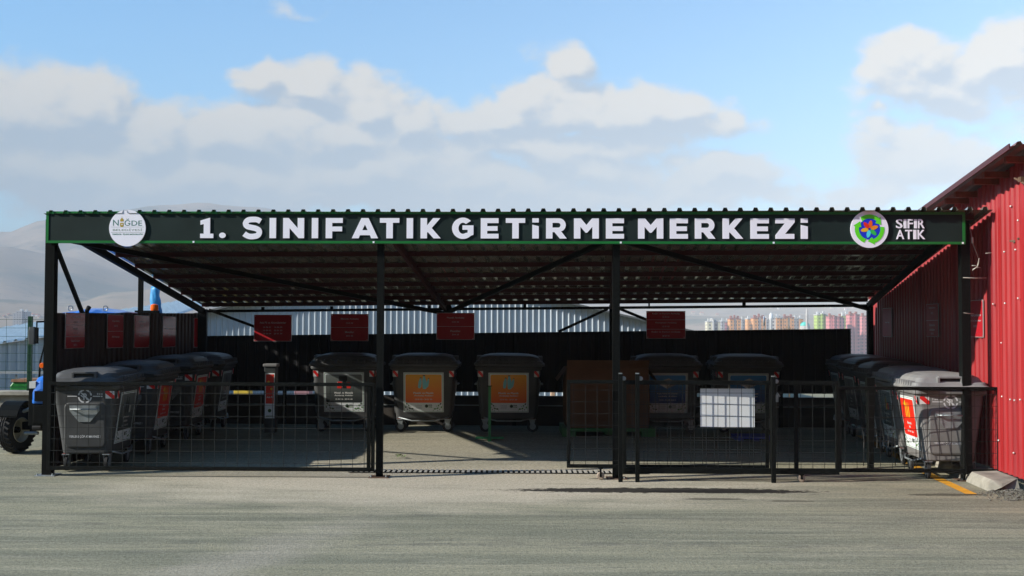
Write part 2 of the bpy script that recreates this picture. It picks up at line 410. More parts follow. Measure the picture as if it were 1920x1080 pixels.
# skylines as (column, row) read off the photograph, turned into metres at each ridge's own distance
def ridge(D, pts): return [((a-960)/FPX, (614.5-b)/FPX*D) for a, b in pts]
RID = [(4700, 800, ridge(4700, [(-1500, 490), (-500, 475), (0, 456), (90, 432), (200, 414), (300, 400), (380, 394), (470, 398), (530, 404), (620, 430), (800, 470), (1100, 520), (1500, 548), (2400, 560), (3500, 540)]), 85),
       (3500, 420, ridge(3500, [(-1200, 520), (-300, 500), (0, 478), (100, 490), (250, 515), (350, 540), (480, 570), (900, 574), (1300, 566), (1700, 560), (2400, 570)]), 45),
       (2500, 260, ridge(2500, [(-1200, 560), (0, 566), (130, 572), (220, 552), (300, 545), (380, 548), (500, 575), (900, 592), (1300, 590), (1640, 588), (2400, 590)]), 20)]
def terr(x, y):
    d = math.hypot(x, y); t = min(1, max(0, (d-75)/260)); t = t*t*(3-2*t); z = -.12 - 24*t
    if d < 900: return z
    a = x/y if y > .3*abs(x) else (3.3 if x > 0 else -3.3)
    for D, wd, pts, rough in RID:
        hh = pl(pts, a) + 24
        if d < D: f = math.exp(-((d-D)/wd/1.6)**2)
        else: f = math.exp(-((d-D)/wd/4)**2)
        q = noise.fractal((x/600., y/600., D*.1), 1, 2, 6)
        bump = noise.fractal((x/170., y/170., D), .9, 2, 6)
        z = max(z, -24 + hh*f + (q*rough*f*(1-f)*2.5) + bump*rough*.22*f*(1-f*.55))
    return z
mb = MB(); rs = [0.1, 20, 40, 60, 75, 100, 130, 170, 220, 280, 335, 420, 550, 750, 1000]
r = 1000
while r < 6600: r *= 1.025; rs.append(r)
rs += [7600]
angs = [i*.55 for i in range(-66, 67)]; back = [a for a in range(45, 320, 10)]
angs = sorted([a for a in angs] + [float(a) for a in back]); na = len(angs); P = []
for r in rs:
    for a in angs:
        x = r*math.sin(R(a)); y = r*math.cos(R(a)); P.append((x, y, terr(x, y) if a < 50 else (-.12 if r < 60 else -24)))
F = [(j*na+i, (j+1)*na+i, (j+1)*na+(i+1) % na, j*na+(i+1) % na) for j in range(len(rs)-1) for i in range(na)]
mb.smooth = True; mb.add(P, F, earth); tag(mb.build("hills"), kind='structure')

# unseen slope added behind and beside the camera to block low sky light
skyblock = mat("dark_scrub", (.035, .042, .022), .95, var=.5, scale=.25, c2=(.06, .05, .035))
mb = MB(); ra = [34, 40, 48, 60, 76, 96, 120, 150, 190, 240, 300, 340]; aa = list(range(64, 309, 4)); P = []
for r in ra:
    for a in aa:
        e = max(0, min(1, (a-64)/22, max((244-a)/18, min(.62, (308-a)/40)))); e = e*e*(3-2*e); q = min(1, (r-34)/210); x, y = r*math.sin(R(a)), r*math.cos(R(a))
        P.append((x, y, -.3 + e*(112*q**.85*(1 if r < 320 else .9)) + e*q*noise.fractal((x/40., y/40., 3.), 1, 2, 5)*9 - (24*(1-e)*q)))
n = len(aa); mb.smooth = True
mb.add(P, [(j*n+i, (j+1)*n+i, (j+1)*n+i+1, j*n+i+1) for j in range(len(ra)-1) for i in range(n-1)], skyblock); tag(mb.build("hillside"), kind='structure')

# raised strip behind the yard on the left
conc = mat("concrete", (.30, .28, .23), .9, var=.25, scale=7, bump=.5, c2=(.19, .18, .15))
yel = mat("yellow_road_paint", (.62, .30, .02), .7, var=.15, scale=9, c2=(.35, .22, .08), thr=(.55, .72))
mb = MB(); p0 = at(1700, 876, 16.2)
mb.add([(wr(y)+dx, y, gz(y)+.005) for y in (13.78, 15.5, 20) for dx in (-.76, -.62)], [(0, 1, 3, 2), (2, 3, 5, 4)], yel)
tag(mb.build("yellow_line"), kind='structure')
mb = MB(); mb.box(-16, -7.1, 20.45, 20.57, .125, .135, yel); tag(mb.build("yellow_kerb_line"), kind='structure')
mb = MB(); mb.box(wr(12.6)-.05, wr(12.6)+.3, 12.1, 12.9, .002, .006, yel); tag(mb.build("yellow_patch"), kind='structure')

# kerb with broken end and rubble
mb = MB(); secs = []
for i, y in enumerate([14.02, 14.1, 14.5, 14.9, 14.92, 15.4, 16.4]):
    x = wr(y); j = .0 if i else .10
    secs.append([(x-.40+j*.3, y, 0), (x-.37+j, y-(.06 if i == 0 else 0), .10-j*.4), (x-.34+j, y, .135-j*.3), (x-.02, y+(.08 if i == 0 else 0), .15), (x-.02, y, 0)])
mb.loft(secs, conc); k = bevel(mb.build("kerb"), .012, 2)
tag(k, "pale concrete kerb with a broken end at the foot of the red wall", "kerb")
gravm = mat("rubble", (.13, .125, .105), .9, var=.4, scale=15, bump=.4)
mb = MB()
for i in range(700):
    y = 13.25+random.random()*.8; x = wr(y)-.36+random.gauss(.12, .15); s = random.uniform(.004, .010)*(2.4 if random.random() < .03 else 1)
    mb.M = Matrix.Translation((x, y, s*.5+.03*math.exp(-((x-wr(y)+.1)/.2)**2))) @ Matrix.Rotation(random.random()*6, 4, Vector((random.random(), random.random(), 1)).normalized())
    mb.loft([[(-s, -s*.7, -s*.6), (s, -s, -s*.5), (s*.8, s, -s*.6), (-s, s*.9, -s*.5)], [(-s*.6, -s*.6, s*.4), (s*.7, -s*.5, s*.6), (s*.4, s*.5, s*.5), (-s*.7, s*.6, s*.3)]], gravm)
for (yy_, dx, s) in ((13.90, -.08, .05), (13.82, -.20, .03)):
    x = wr(yy_)+dx; mb.M = Matrix.Translation((x, yy_, s*.5)) @ Matrix.Rotation(s*60, 4, 'Z')
    mb.loft([[(-s, -s*.7, -s*.5), (s, -s, -s*.5), (s*.8, s, -s*.5), (-s, s*.9, -s*.5)], [(-s*.8, -s*.5, s*.4), (s*.6, -s*.6, s*.7), (s*.5, s*.5, s*.5), (-s*.7, s*.7, s*.3)]], gravm)
tag(mb.build("gravel"), "grey gravel and crumbled stone spilled by the broken kerb end", "gravel", kind='stuff')

# ------------------------------------------------------------------ canopy
can = empty("canopy", (0, Yf(0), 0)); tag(can, "long open steel canopy on black posts under a ribbed metal roof", "canopy")
def cadd(mb, name, par=None):
    o = mb.build(name, par or can); 
    if par is None: o.location = (0, -Yf(0), 0)
    return o
ZF, ZB, YB = 3.495, 2.36, 21.9
def eaveY(x): return Yf(x) - .030 - .075*(x+6.2)/12.4
def roofz(x, y): return ZF - (ZF-(2.35+.008*(x+6)))*(y-15)/(YB-15)
def backY(x): return YB - .03*(x+5.8)
xl, xr = -6.21, wr(eaveY(6.2))-.045
A = (xl, eaveY(xl), roofz(xl, eaveY(xl))); B = (xr, eaveY(xr), roofz(xr, eaveY(xr)))
xb0, xb1 = -5.85, wr(backY(6.7))-.055
C_ = (xb0, backY(xb0), roofz(xb0, backY(xb0))); D_ = (xb1, backY(xb1), roofz(xb1, backY(xb1)))
roofgreen = mat("roof_sheet_top", (.10, .13, .11), .5, metal=.2, var=.2)
mb = MB(); mb.corr(A, B, C_, D_, 63, .042, roofm, (0, .16, 1), duty=(.30, .08)); rs_ = cadd(mb, "roof_sheet")
def xat(u, y):      # X at fraction u across, depth y
    t = (y-15)/(YB-15); return (xl+(xb0-xl)*t)*(1-u) + (xr+(xb1-xr)*t)*u
for y in (15.25, 15.9, 16.46, 17.37, 18.15, 18.95, 19.66, 20.3, 20.9, 21.45):
    a, b = xat(0.006, y), xat(.985, y)
    ya = y; yb = y-.02*(b-a)*.8
    m_ = MB(); m_.beam((a, ya, roofz(a, ya)-.04), (b, yb, roofz(b, yb)-.04), .05, .07, maroon); cadd(m_, "purlin")
# rafters from front posts to rear posts
posts_f = [88, 711.5, 1157, 1816]; posts_b = [378, 835, 1145, 1622]
def pf(px): x = xfront(px); return Vector((x, Yf(x)+.13, 0))
def pb(px): X = at(px, 600, 21.7); return Vector((X.x, backY(X.x)-.12, 0))
for i, (a, b) in enumerate(zip(posts_f, posts_b)):
    p, q = pf(a), pb(b); p.z = roofz(p.x, p.y)-.095; q.z = roofz(q.x, q.y)-.095
    m_ = MB(); m_.beam(p, q, .06 if i in (1, 2) else .07, .10, maroon if i in (1, 2) else black); cadd(m_, "rafter")
for (a, b, i) in ((0, 1, 0), (2, 1, 1), (2, 3, 2)):
    p = pf(posts_f[a]); q = pb(posts_b[b]); p.y += .5; p.z = roofz(p.x, p.y)-.19; q.z = roofz(q.x, q.y)-.19
    m_ = MB(); m_.beam(p, q, .05, .07, black); cadd(m_, "roof_brace")
# front beam
m_ = MB(); a = pf(posts_f[0]); b = pf(posts_f[3])
m_.beam((a.x, a.y, 3.13), (b.x, b.y, 3.13), .07, .07, maroon); m_.beam((a.x, a.y, 3.36), (b.x, b.y, 3.36), .07, .07, black); cadd(m_, "front_beam")
rust = mat("rusty_plate", (.12, .07, .045), .8, var=.4, scale=14)
for i, px in enumerate(posts_f):
    p = pf(px); w_ = (.125, .088, .092, .115)[i]
    m_ = MB(); m_.box(p.x-w_/2, p.x+w_/2, p.y-w_/2, p.y+w_/2, .012, 3.40, blackd if i else black); o = cadd(m_, "post")
    m_ = MB(); m_.box(p.x-.13, p.x+.13, p.y-.13, p.y+.13, .001, .012, rust if i != 0 else steel)
    for sx in (-.1, .1): m_.tube([(p.x+sx, p.y-.1, .01), (p.x+sx, p.y-.1, .035)], .012, steel)
    bp_ = m_.build("base_plate", o)
for i, px in enumerate(posts_b):
    p = pb(px); w_ = (.16, .07, .075, .10)[i]
    m_ = MB(); m_.box(p.x-w_/2, p.x+w_/2, p.y-.05, p.y+.05, gz(p.y), roofz(p.x, p.y)-.06, black); cadd(m_, "post")
# short post standing on the left wall
X = at(264, 560, 19.0); xw = wl(19.0)
m_ = MB(); m_.box(xw-.035, xw+.035, 18.97, 19.04, 2.1, roofz(xw, 19)-.02, black); cadd(m_, "post")
# left side brace
p = pf(88); yy = 16.78
m_ = MB(); m_.beam((p.x+.05, p.y, 3.06), (wl(yy), yy, 2.16), .05, .05, black); cadd(m_, "side_brace")
# rear rail, hangers and knee braces
RL = lambda px: Vector(at(px, 583.5-(px-385)*10.5/1235, backY(at(px, 580, 21.8).x)-.12))
m_ = MB(); m_.beam(RL(372), RL(1625), .05, .05, black); cadd(m_, "rear_rail")
for px in (493, 622, 805, 984, 1217, 1395):
    p = RL(px); wd = .025 if px == 1217 else .055
    m_ = MB(); m_.box(p.x-wd/2, p.x+wd/2, p.y-.03, p.y+.03, p.z-.02, roofz(p.x, p.y)-.03, black); cadd(m_, "hanger")
for (px, py, qx, qy) in ((392, 581, 482, 614), (1140, 579, 1047, 622), (1162, 579, 1216, 601)):
    yb = 21.65; m_ = MB(); m_.beam(at(px, py, yb), at(qx, qy, yb+.05), .05, .05, black); cadd(m_, "knee_brace")
p = RL(835); m_ = MB(); m_.shape([[(p.x-.13, p.z+.02), (p.x+.13, p.z+.02), (p.x+.05, p.z+.2), (p.x-.05, p.z+.2)]], black, p.y-.05, .02); cadd(m_, "gusset")
# right end timber/cable clutter on the front right post
wire = mat("pale_cable", (.55, .52, .45), .6, var=.1)
cab = empty("loose_cable", (5.95, 15, 2.9)); tag(cab, "tangle of thin pale cable hanging beside the right end of the sign", "cable")
def wirep(pts, r=.004, nm="cable_strand"):
    m_ = MB(); m_.smooth = True; m_.tube([Vector(at(a, b, Y))-Vector((5.95, 15, 2.9)) for a, b, Y in pts], r, wire, 5); return m_.build(nm, cab)
wirep([(1818, 420, 15.1), (1822, 444, 15.05), (1824, 456, 15.0), (1829, 470, 15.0), (1832, 476, 15.0), (1836, 490, 15.05), (1833, 500, 15.0), (1824, 505, 14.95)])
wirep([(1823, 507, 14.95), (1831, 501, 14.95), (1839, 502, 14.95)]); wirep([(1822, 498, 14.95), (1829, 498, 14.95), (1833, 503, 14.95)])
wirep([(1836, 484, 15), (1834, 493, 15), (1831, 502, 15)])
m_ = MB(); m_.tube([Vector(at(1823, 445, 15))-Vector((5.95, 15, 2.9)), Vector(at(1823.5, 456, 15))-Vector((5.95, 15, 2.9))], .014, wire, 7); m_.build("junction", cab)
for i, (a, b, c, d) in enumerate(((1806, 520.5, 1850, 521), (1807, 586.5, 1825, 588), (1848, 475, 1868, 472))):
    m_ = MB(); y0 = Yf(6)-.02; m_.smooth = True
    P0 = at(a, b, y0); P1 = at(c, d, y0+.1); m_.tube([P0, P0.lerp(P1, .5)+Vector((0, -.01, -.006)), P1], .0045, wire, 5)
    tag(m_.build("cable_tie"), ("pale wire tied from the right front post to the red wall, above the red board",
        "short pale wire looped round the right front post beside the red board", "bent pale strap sticking out of the shaded red wall below the roof edge")[i], "wire")

# ------------------------------------------------------------------ fascia sign
xs0, xs1 = xfront(84.5), xfront(1811); SL = (xs1-xs0)*math.sqrt(1+.02**2)
sg = empty("fascia_sign", (xs0, Yf(xs0)-.005, 3.08), -.02)
tag(sg, "long dark fascia sign in a green frame with white Turkish lettering", "sign")
def sx_(px): return (xfront(px)-xs0)*1.0002
SH = .42
m_ = MB(); m_.box(.03, SL-.03, 0, .05, .03, SH-.03, signm); m_.build("panel", sg)
m_ = MB(); m_.box(0, SL, -.008, .06, 0, .032, green_fr); m_.build("bottom_trim", sg)
m_ = MB(); m_.box(0, SL, -.008, .06, SH-.032, SH, green_fr); m_.build("top_trim", sg)
m_ = MB(); m_.box(0, .034, -.008, .06, .032, SH-.032, green_fr); m_.build("end_trim", sg)
m_ = MB(); m_.box(SL-.034, SL, -.008, .06, .032, SH-.032, green_fr); m_.build("end_trim", sg)
m_ = MB()
for px in (340+22, 1164, 1451, 1806, 700): m_.box(sx_(px)-.012, sx_(px)+.012, -.012, -.008, .004, .028, white)
m_.build("bracket", sg)
def glyph(ch, w, h=38.):
    s = 12.2; b = 8.8; c = w/2
    if ch == 'I': return [[(0, 0), (w, 0), (w, h), (0, h)]]
    if ch == 'i': return [[(0, 0), (w, 0), (w, 23), (0, 26)]], [[(0, 30), (w, 30), (w, h), (0, h)]]
    if ch == 'F': return [[(0, 0), (s, 0), (s, 13), (w-1.2, 13), (w-1.2, 22), (s, 22), (s, h-b-.4), (w, h-b-.4), (w, h), (0, h)]]
    if ch == 'E': return [[(0, 0), (w, 0), (w, b), (s, b), (s, 14.3), (w-1.8, 14.3), (w-1.8, 23), (s, 23), (s, h-b-.4), (w, h-b-.4), (w, h), (0, h)]]
    if ch == 'T': return [[(c-s/2, 0), (c+s/2, 0), (c+s/2, h-b), (w, h-b), (w, h), (0, h), (0, h-b), (c-s/2, h-b)]]
    if ch == 'N': return [[(0, 0), (s, 0), (s, 19), (w-s*.85, 0), (w, 0), (w, h), (w-s, h), (w-s, 19), (s*.85, h), (0, h)]]
    if ch == 'M': return [[(0, 0), (s, 0), (s, 22), (c-1.5, 11), (c+1.5, 11), (w-s, 22), (w-s, 0), (w, 0), (w, h), (w-s*1.05, h), (c, 25.5), (s*1.05, h), (0, h)]]
    if ch == 'K': return [[(0, 0), (s, 0), (s, 10.5), (s+1.2, 12), (w-13.5, 0), (w, 0), (w-17, 19.5), (w-1, h), (w-14.5, h), (s, 24.5), (s, h), (0, h)]]
    if ch == 'A': return [[(0, 0), (13, 0), (15.2, 5.8), (w-15.2, 5.8), (w-13, 0), (w, 0), (c+6.8, h), (c-6.8, h)], [(c-5, 15.3), (c, 26), (c+5, 15.3)]]
    if ch == 'Z': return [[(0, 0), (w-.8, 0), (w-.8, 9.2), (18, 9.2), (w, h-7), (w, h), (0, h), (0, h-9.2), (17.5, h-9.2), (0, 7)]]
    if ch == '1': return [[(0, 0), (w, 0), (w, 8.3), (w-6.3, 8.3), (w-6.3, h), (w-8, h), (0.3, h-5), (0.3, h-13), (6.6, h-11.5), (6.6, 8.3), (0, 8.3)]]
    if ch == '.': return [[(c+c*math.cos(2*math.pi*k/24), 5.2+5.2*math.sin(2*math.pi*k/24)) for k in range(24)]]
    if ch == 'R':
        o = [(0, 0), (s, 0), (s, 12), (s+3.5, 12), (w-13, 0), (w, 0), (w-10.6, 13.6)]
        o += [(w-14.5+12.6*math.cos(R(a)), 25.2+12.8*math.sin(R(a))) for a in range(-55, 91, 12)] + [(0, h)]
        hl = [(s, 20.5), (s, h-8.6)] + [(w-16+4.2*math.cos(R(a)), 24.9+4.4*math.sin(R(a))) for a in range(90, -91, -20)]
        return [o, hl]
    if ch == 'S':
        pts = [(w-3.5, 31.5), (w-9, 34.4), (w-15.5, 35.2), (11, 34.2), (6.2, 29.5), (6.2, 25.2), (9.8, 21.8), (17, 20), (24, 18.4), (30.2, 15.2), (31.3, 9.8), (28, 5), (20, 3.1), (12.5, 3.4), (6.5, 6), (3.2, 8.3)]
        return [stroke(pts, 10.4, (1.4, 9.6))]
    if ch == 'G':
        cx_, cy_, rx, ry = w/2+.2, 19, w/2-.2, 20
        o = [(cx_+rx*math.cos(R(a)), cy_+ry*math.sin(R(a))) for a in range(44, 318, 8)]
        i_ = [(cx_+(rx-12.2)*math.cos(R(a)), cy_+(ry-9.6)*math.sin(R(a))) for a in range(300, 46, -10)]
        return [o + [(w-.8, 6.8), (w-.8, 24.5), (w-21.5, 24.5), (w-21.5, 16.2), (w-11.8, 16.2), (w-11.8, 11)] + i_]
def stroke(pts, wd, cl=None):
    # Catmull-Rom centreline, thick outline
    Q = []
    p = [pts[0]]+pts+[pts[-1]]
    for i in range(1, len(p)-2):
        for k in range(4):
            t = k/4; a, b, c, d = p[i-1:i+3]
            Q.append(tuple(.5*((2*b[j])+(-a[j]+c[j])*t+(2*a[j]-5*b[j]+4*c[j]-d[j])*t*t+(-a[j]+3*b[j]-3*c[j]+d[j])*t**3) for j in (0, 1)))
    Q.append(pts[-1]); Lft = []; Rgt = []
    for i, q in enumerate(Q):
        a = Q[max(0, i-1)]; b = Q[min(len(Q)-1, i+1)]; dx, dy = b[0]-a[0], b[1]-a[1]; l = math.hypot(dx, dy) or 1
        nx_, ny_ = -dy/l, dx/l; Lft.append((q[0]+nx_*wd/2, q[1]+ny_*wd/2)); Rgt.append((q[0]-nx_*wd/2, q[1]-ny_*wd/2))
    return Lft + Rgt[::-1]
HEAD = [('1', 374.4, 399.2), ('.', 410, 422.5), ('S', 453.8, 491), ('I', 504.5, 516.8), ('N', 530, 569.5), ('I', 583.8, 595.8), ('F', 610, 642),
        ('A', 659, 708.3), ('T', 711.6, 748.2), ('I', 761.9, 774), ('K', 788, 826), ('G', 846.7, 888.2), ('E', 901, 934.5), ('T', 948, 984.5),
        ('i', 997.7, 1010), ('R', 1023.6, 1062.5), ('M', 1076, 1122.8), ('E', 1136, 1170), ('M', 1196.4, 1243.8), ('E', 1256, 1290),
        ('R', 1303, 1341.7), ('K', 1355, 1393.8), ('E', 1407.3, 1442), ('Z', 1454.3, 1490.5), ('i', 1502, 1515)]
LT = .012
for ch, a, b in HEAD:
    x0, x1 = sx_(a), sx_(b); sc = (x1-x0)/(b-a); g = glyph(ch, b-a); parts = g if isinstance(g, tuple) else (g,)
    m_ = MB()
    for loops in parts:
        m_.shape([[(x0+p[0]*sc, .067+p[1]*.267/38) for p in l] for l in loops], white, -LT-.003, LT)
    m_.build("letter", sg)
def small_letters(txt, px0, px1, z0, z1):
    n = len(txt); 
    widths = {'S': 1.0, 'I': .42, 'F': .85, 'R': 1.02, 'A': 1.15, 'T': 1.0, 'K': 1.1}
    tot = sum(widths[c] for c in txt); gap = .17; W = px1-px0; u = W/(tot+gap*(n-1)); x = px0
    for c in txt:
        wv = widths[c]*u; a, b = sx_(x), sx_(x+wv); m_ = MB()
        m_.text(c, (a+b)/2, (z0+z1)/2, b-a, z1-z0, white, -LT-.003, 0.012, t=LT); m_.build("letter", sg); x += wv+gap*u
small_letters("SIFIR", 1681, 1734.5, .207, .327); small_letters("ATIK", 1681, 1735.5, .065, .187)
# left round badge
bcx, bcz, br = sx_(238), .198, .243
tg = mat("badge_text_green", (.08, .22, .18), .5, var=0); gold = mat("badge_gold", (.42, .30, .04), .5, var=0); tgrey = mat("badge_text_sage", (.36, .44, .36), .5, var=0); tgr2 = mat("badge_small_green", (.02, .20, .11), .5, var=0)
m_ = MB(); m_.disc(bcx, bcz, br, white, -.022, .02, 56); bd = m_.build("round_badge", sg)
yy = -.0235; u = .0070   # metres per photo pixel here
def bx(px): return bcx + (px-238)*u
def bz(py): return bcz - (py-428)*u
m_ = MB(); m_.text("N", bx(216), bz(418), .074, .078, tg, yy, 0.); m_.text("ĞDE", bx(249.2), bz(417), .232, .094, tg, yy, 0.)
m_.text("BELEDİYESİ", bx(238.5), bz(431), .39, .036, tgrey, yy, 0.)
m_.text("TEMİZLİK  İŞLERİ MÜDÜRLÜĞÜ", bx(238.5), bz(439.8), .41, .027, tgr2, yy, .02)
m_.rect(bx(207), bx(270), bz(426.3), bz(425.9), tgrey, yy); m_.rect(bx(207), bx(270), bz(436.5), bz(436.1), tgrey, yy); m_.build("lettering", bd)
m_ = MB()
m_.shape([[(bx(x), bz(y)) for x, y in ((224.2, 416.5), (224.2, 424), (225.5, 426), (229.5, 426), (230.8, 424), (230.8, 418), (224.2, 418))]], gold, yy)
m_.shape([[(bx(x), bz(y)) for x, y in [(224.2, 415.6), (230.8, 415.6), (230.6, 412), (229.2, 409.8), (227.8, 409.2), (227.7, 406), (227.3, 406), (227.2, 409.2), (225.8, 409.8), (224.4, 412)]]], gold, yy)
m_.disc(bx(227.9), bz(421.2), .008, white, yy-.001, n=12); m_.build("tower_emblem", bd)
# right round badge
bcx, bcz, br = sx_(1630.5), .195, .245
m_ = MB(); m_.disc(bcx, bcz, br, white, -.022, .02, 56); bd = m_.build("round_badge", sg)
blue = mat("badge_blue", (.004, .03, .60), .5, var=0); lime = mat("badge_lime", (.12, .72, .02), .5, var=0)
m_ = MB(); m_.disc(bcx, bcz, .140, blue, -.0235); m_.build("blue_disc", bd)
m_ = MB(); ri, ro = .138, .192
for k in range(3):
    a0 = 128-120*k; arc = list(range(0, 83, 6)); o = [(a0-a) for a in arc]
    loop = [(bcx+ro*math.cos(R(a)), bcz+ro*math.sin(R(a))) for a in o]
    ae = o[-1]
    loop += [(bcx+(ro+.022)*math.cos(R(ae-2)), bcz+(ro+.022)*math.sin(R(ae-2))), (bcx+(ri+.022)*math.cos(R(ae-30)), bcz+(ri+.022)*math.sin(R(ae-30))), (bcx+(ri-.030)*math.cos(R(ae-4)), bcz+(ri-.030)*math.sin(R(ae-4)))]
    loop += [(bcx+ri*math.cos(R(a)), bcz+ri*math.sin(R(a))) for a in reversed(o)]
    loop += [(bcx+(ri-.008)*math.cos(R(a0+6)), bcz+(ri-.008)*math.sin(R(a0+6)))]
    m_.shape([loop], lime, -.0250)
m_.build("arrow_ring", bd)
for ang, c in ((130, (.75, .02, .01)), (80, (.80, .12, .01)), (18, (.80, .26, .01)), (-42, (.03, .50, .08)), (-103, (.08, .70, .85)), (-170, (.78, .42, .01))):
    pm = mat("petal_%d" % (ang+200), c, .5, var=0); d = (math.cos(R(ang)), math.sin(R(ang))); n_ = (-d[1], d[0]); m_ = MB(); lp = []
    for k in range(20):
        t = 2*math.pi*k/20; rr = .066+.050*math.cos(t); ww = .026*math.sin(t)*(1-.15*math.cos(t)); lp.append((bcx+d[0]*rr+n_[0]*ww, bcz+d[1]*rr+n_[1]*ww))
    m_.shape([lp], pm, -.0262); m_.build("petal", bd)
# ------------------------------------------------------------------ walls of the enclosure
m_ = MB(); y0, y1 = 15.75, 22.35
zt0, zt1 = 2.16, 2.24
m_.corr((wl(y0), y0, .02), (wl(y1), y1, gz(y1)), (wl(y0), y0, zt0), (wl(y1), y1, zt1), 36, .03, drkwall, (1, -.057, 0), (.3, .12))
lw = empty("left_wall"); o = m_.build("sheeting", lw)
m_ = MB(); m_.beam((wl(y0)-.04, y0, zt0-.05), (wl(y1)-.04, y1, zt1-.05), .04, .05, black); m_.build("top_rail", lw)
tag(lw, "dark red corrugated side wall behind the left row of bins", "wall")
bw = empty("rear_wall"); xa, xb = -5.98, 6.35
ztop = lambda x: 1.80+.175*(x-xa)/(xb-xa)
m_ = MB(); rw = mat("rear_sheet_black", (.005, .005, .006), .6, var=.3, spec=.2)
m_.corr((xa, Yb(xa), .755), (xb, Yb(xb), .755), (xa, Yb(xa), ztop(xa)), (xb, Yb(xb), ztop(xb)), 62, .03, rw, (0, -1, 0)); m_.build("upper_sheet", bw)
m_ = MB(); m_.box(-3.9, -3.5, 21.84, 21.9, .60, .70, rw)
m_.M = Matrix.Identity(4)
m_.add([(xa, Yb(xa)+.05, .1), (xb, Yb(xb)+.05, .1), (xb, Yb(xb)+.05, .68), (xa, Yb(xa)+.05, .68), (xa, Yb(xa)+.17, .1), (xb, Yb(xb)+.17, .1), (xb, Yb(xb)+.17, .68), (xa, Yb(xa)+.17, .68)],
       [(0, 1, 2, 3), (3, 2, 6, 7), (5, 4, 7, 6), (0, 3, 7, 4), (1, 5, 6, 2)], mat("rear_low_wall", (.05, .042, .035), .8, var=.3, scale=2)); m_.build("lower_wall", bw)
m_ = MB(); m_.beam((xa, Yb(xa)+.03, .5), (xb, Yb(xb)+.03, .5), .02, .02, steel); m_.build("rail", bw)
for x in [-5.9, -4.35, -2.0, -1.25, .05, 1.6, 2.9, 4.5, 5.05, 6.3]:
    m_ = MB(); m_.box(x-.035, x+.035, Yb(x)-.005, Yb(x)+.045, .12, ztop(x)-.02, black); m_.build("wall_post", bw)
tag(bw, "low black sheet wall across the back with a narrow slot of daylight in it", "wall")

# red building on the right
rb = empty("red_shed", (wr(14), 14, 0)); tag(rb, "bright red corrugated metal shed along the right edge", "building")
def radd(mb, name, par=None):
    o = mb.build(name, par or rb)
    if par is None: o.location = (-wr(14), -14, 0)
    return o
def rvz(y): return 4.07-.09*(y-13.13)           # verge height of the shed roof
m_ = MB(); y0, y1 = 11.6, 22.1
m_.corr((wr(y0), y0, .16), (wr(y1), y1, .16), (wr(y0), y0, rvz(y0)+.02), (wr(y1), y1, rvz(y1)+.02), 58, .026, redwall, (-1, .0884, 0), (.34, .10)); radd(m_, "side_wall")
m_ = MB(); m_.corr((wr(y0)+.0, y0-.0, .16), (wr(y0)+9, y0-.8, .16), (wr(y0), y0, rvz(y0)), (wr(y0)+9, y0-.8, rvz(y0)+.4), 42, .028, redwall, (0, -1, 0)); radd(m_, "front_wall")
m_ = MB(); m_.box(wr(y1)-.0, wr(y1)+9, y1, y1+.1, .1, 3.2, redwall); radd(m_, "back_wall")
for yy_ in (13.75, 14.62, 16.6, 18.5):
    m_ = MB(); m_.beam((wr(yy_)-.032, yy_, .17), (wr(yy_)-.032, yy_, rvz(yy_)-.12), .10, .008, redwall, (1, 0, 0)); radd(m_, "lap_strip")
m_ = MB(); scr = mat("screw_head", (.55, .52, .5), .4, metal=.6, var=0)
for i, (yy_, zz) in enumerate([(14.45, 2.95), (14.05, 2.95), (13.98, 2.35), (14.45, 2.30), (14.9, 2.3), (14.3, 1.1), (14.15, 1.1), (14.6, 1.12), (13.95, 1.12), (14.75, .55), (14.2, 3.5), (14.6, 1.8), (13.95, 3.3), (14.2, .45)]):
    m_.M = Matrix.Translation((wr(yy_)-.036, yy_, zz)) @ Matrix.Rotation(R(-90), 4, 'Y'); m_.lathe([(.013, -.01), (.013, .004), (.006, .009)], scr, 8)
m_.M = Matrix.Identity(4); radd(m_, "fastener")
roofr = mat("shed_roof_sheet", (.20, .11, .10), .5, metal=.2, var=.25)
OV = .42
def ed(y): return (wr(y)-OV, y, rvz(y))
m_ = MB(); P0, P1 = Vector(ed(13.1)), Vector(ed(22.4)); up_ = Vector((5.0, -.45, .85))
m_.corr(P0, P0+up_, P1, P1+up_, 24, .04, roofr, (0, 0, 1)); radd(m_, "roof_sheet")
m_ = MB(); m_.beam(P0+Vector((0, 0, .0)), P1+Vector((0, 0, .0)), .015, .065, mat("verge_trim", (.07, .018, .02), .45, var=.2)); radd(m_, "verge_trim")
wood = mat("red_primer_beam", (.22, .05, .03), .7, var=.35, scale=10)
for y in (13.55, 14.35, 14.75, 15.55, 16.0, 17.2, 18.3, 19.4, 20.5):
    m_ = MB(); e = Vector(ed(y)); m_.box(e.x+.10, e.x+1.4, y-.035, y+.035, e.z-.085, e.z-.01, wood); radd(m_, "purlin_end")
m_ = MB(); m_.box(wr(13.7)-.10, wr(13.7)+.03, 13.66, 13.74, 3.74, 3.80, rust); m_.beam((wr(13.8)-.12, 13.8, 3.80), (wr(13.6)-.05, 13.6, 3.70), .025, .02, rust); radd(m_, "bracket")
# twig-like torn sheet on the wall
m_ = MB(); q = Vector((wr(14.0)-.07, 14.0, 3.33))
m_.beam(at(1895, 452, 14.25), at(1921, 450, 13.95), .035, .02, rust); m_.beam(at(1901, 455, 14.15), at(1910, 447, 14.0), .02, .02, rust)
tag(m_.build("rusty_hook"), "small rusty iron hook sticking out of the bright red wall near the right edge", "hook")

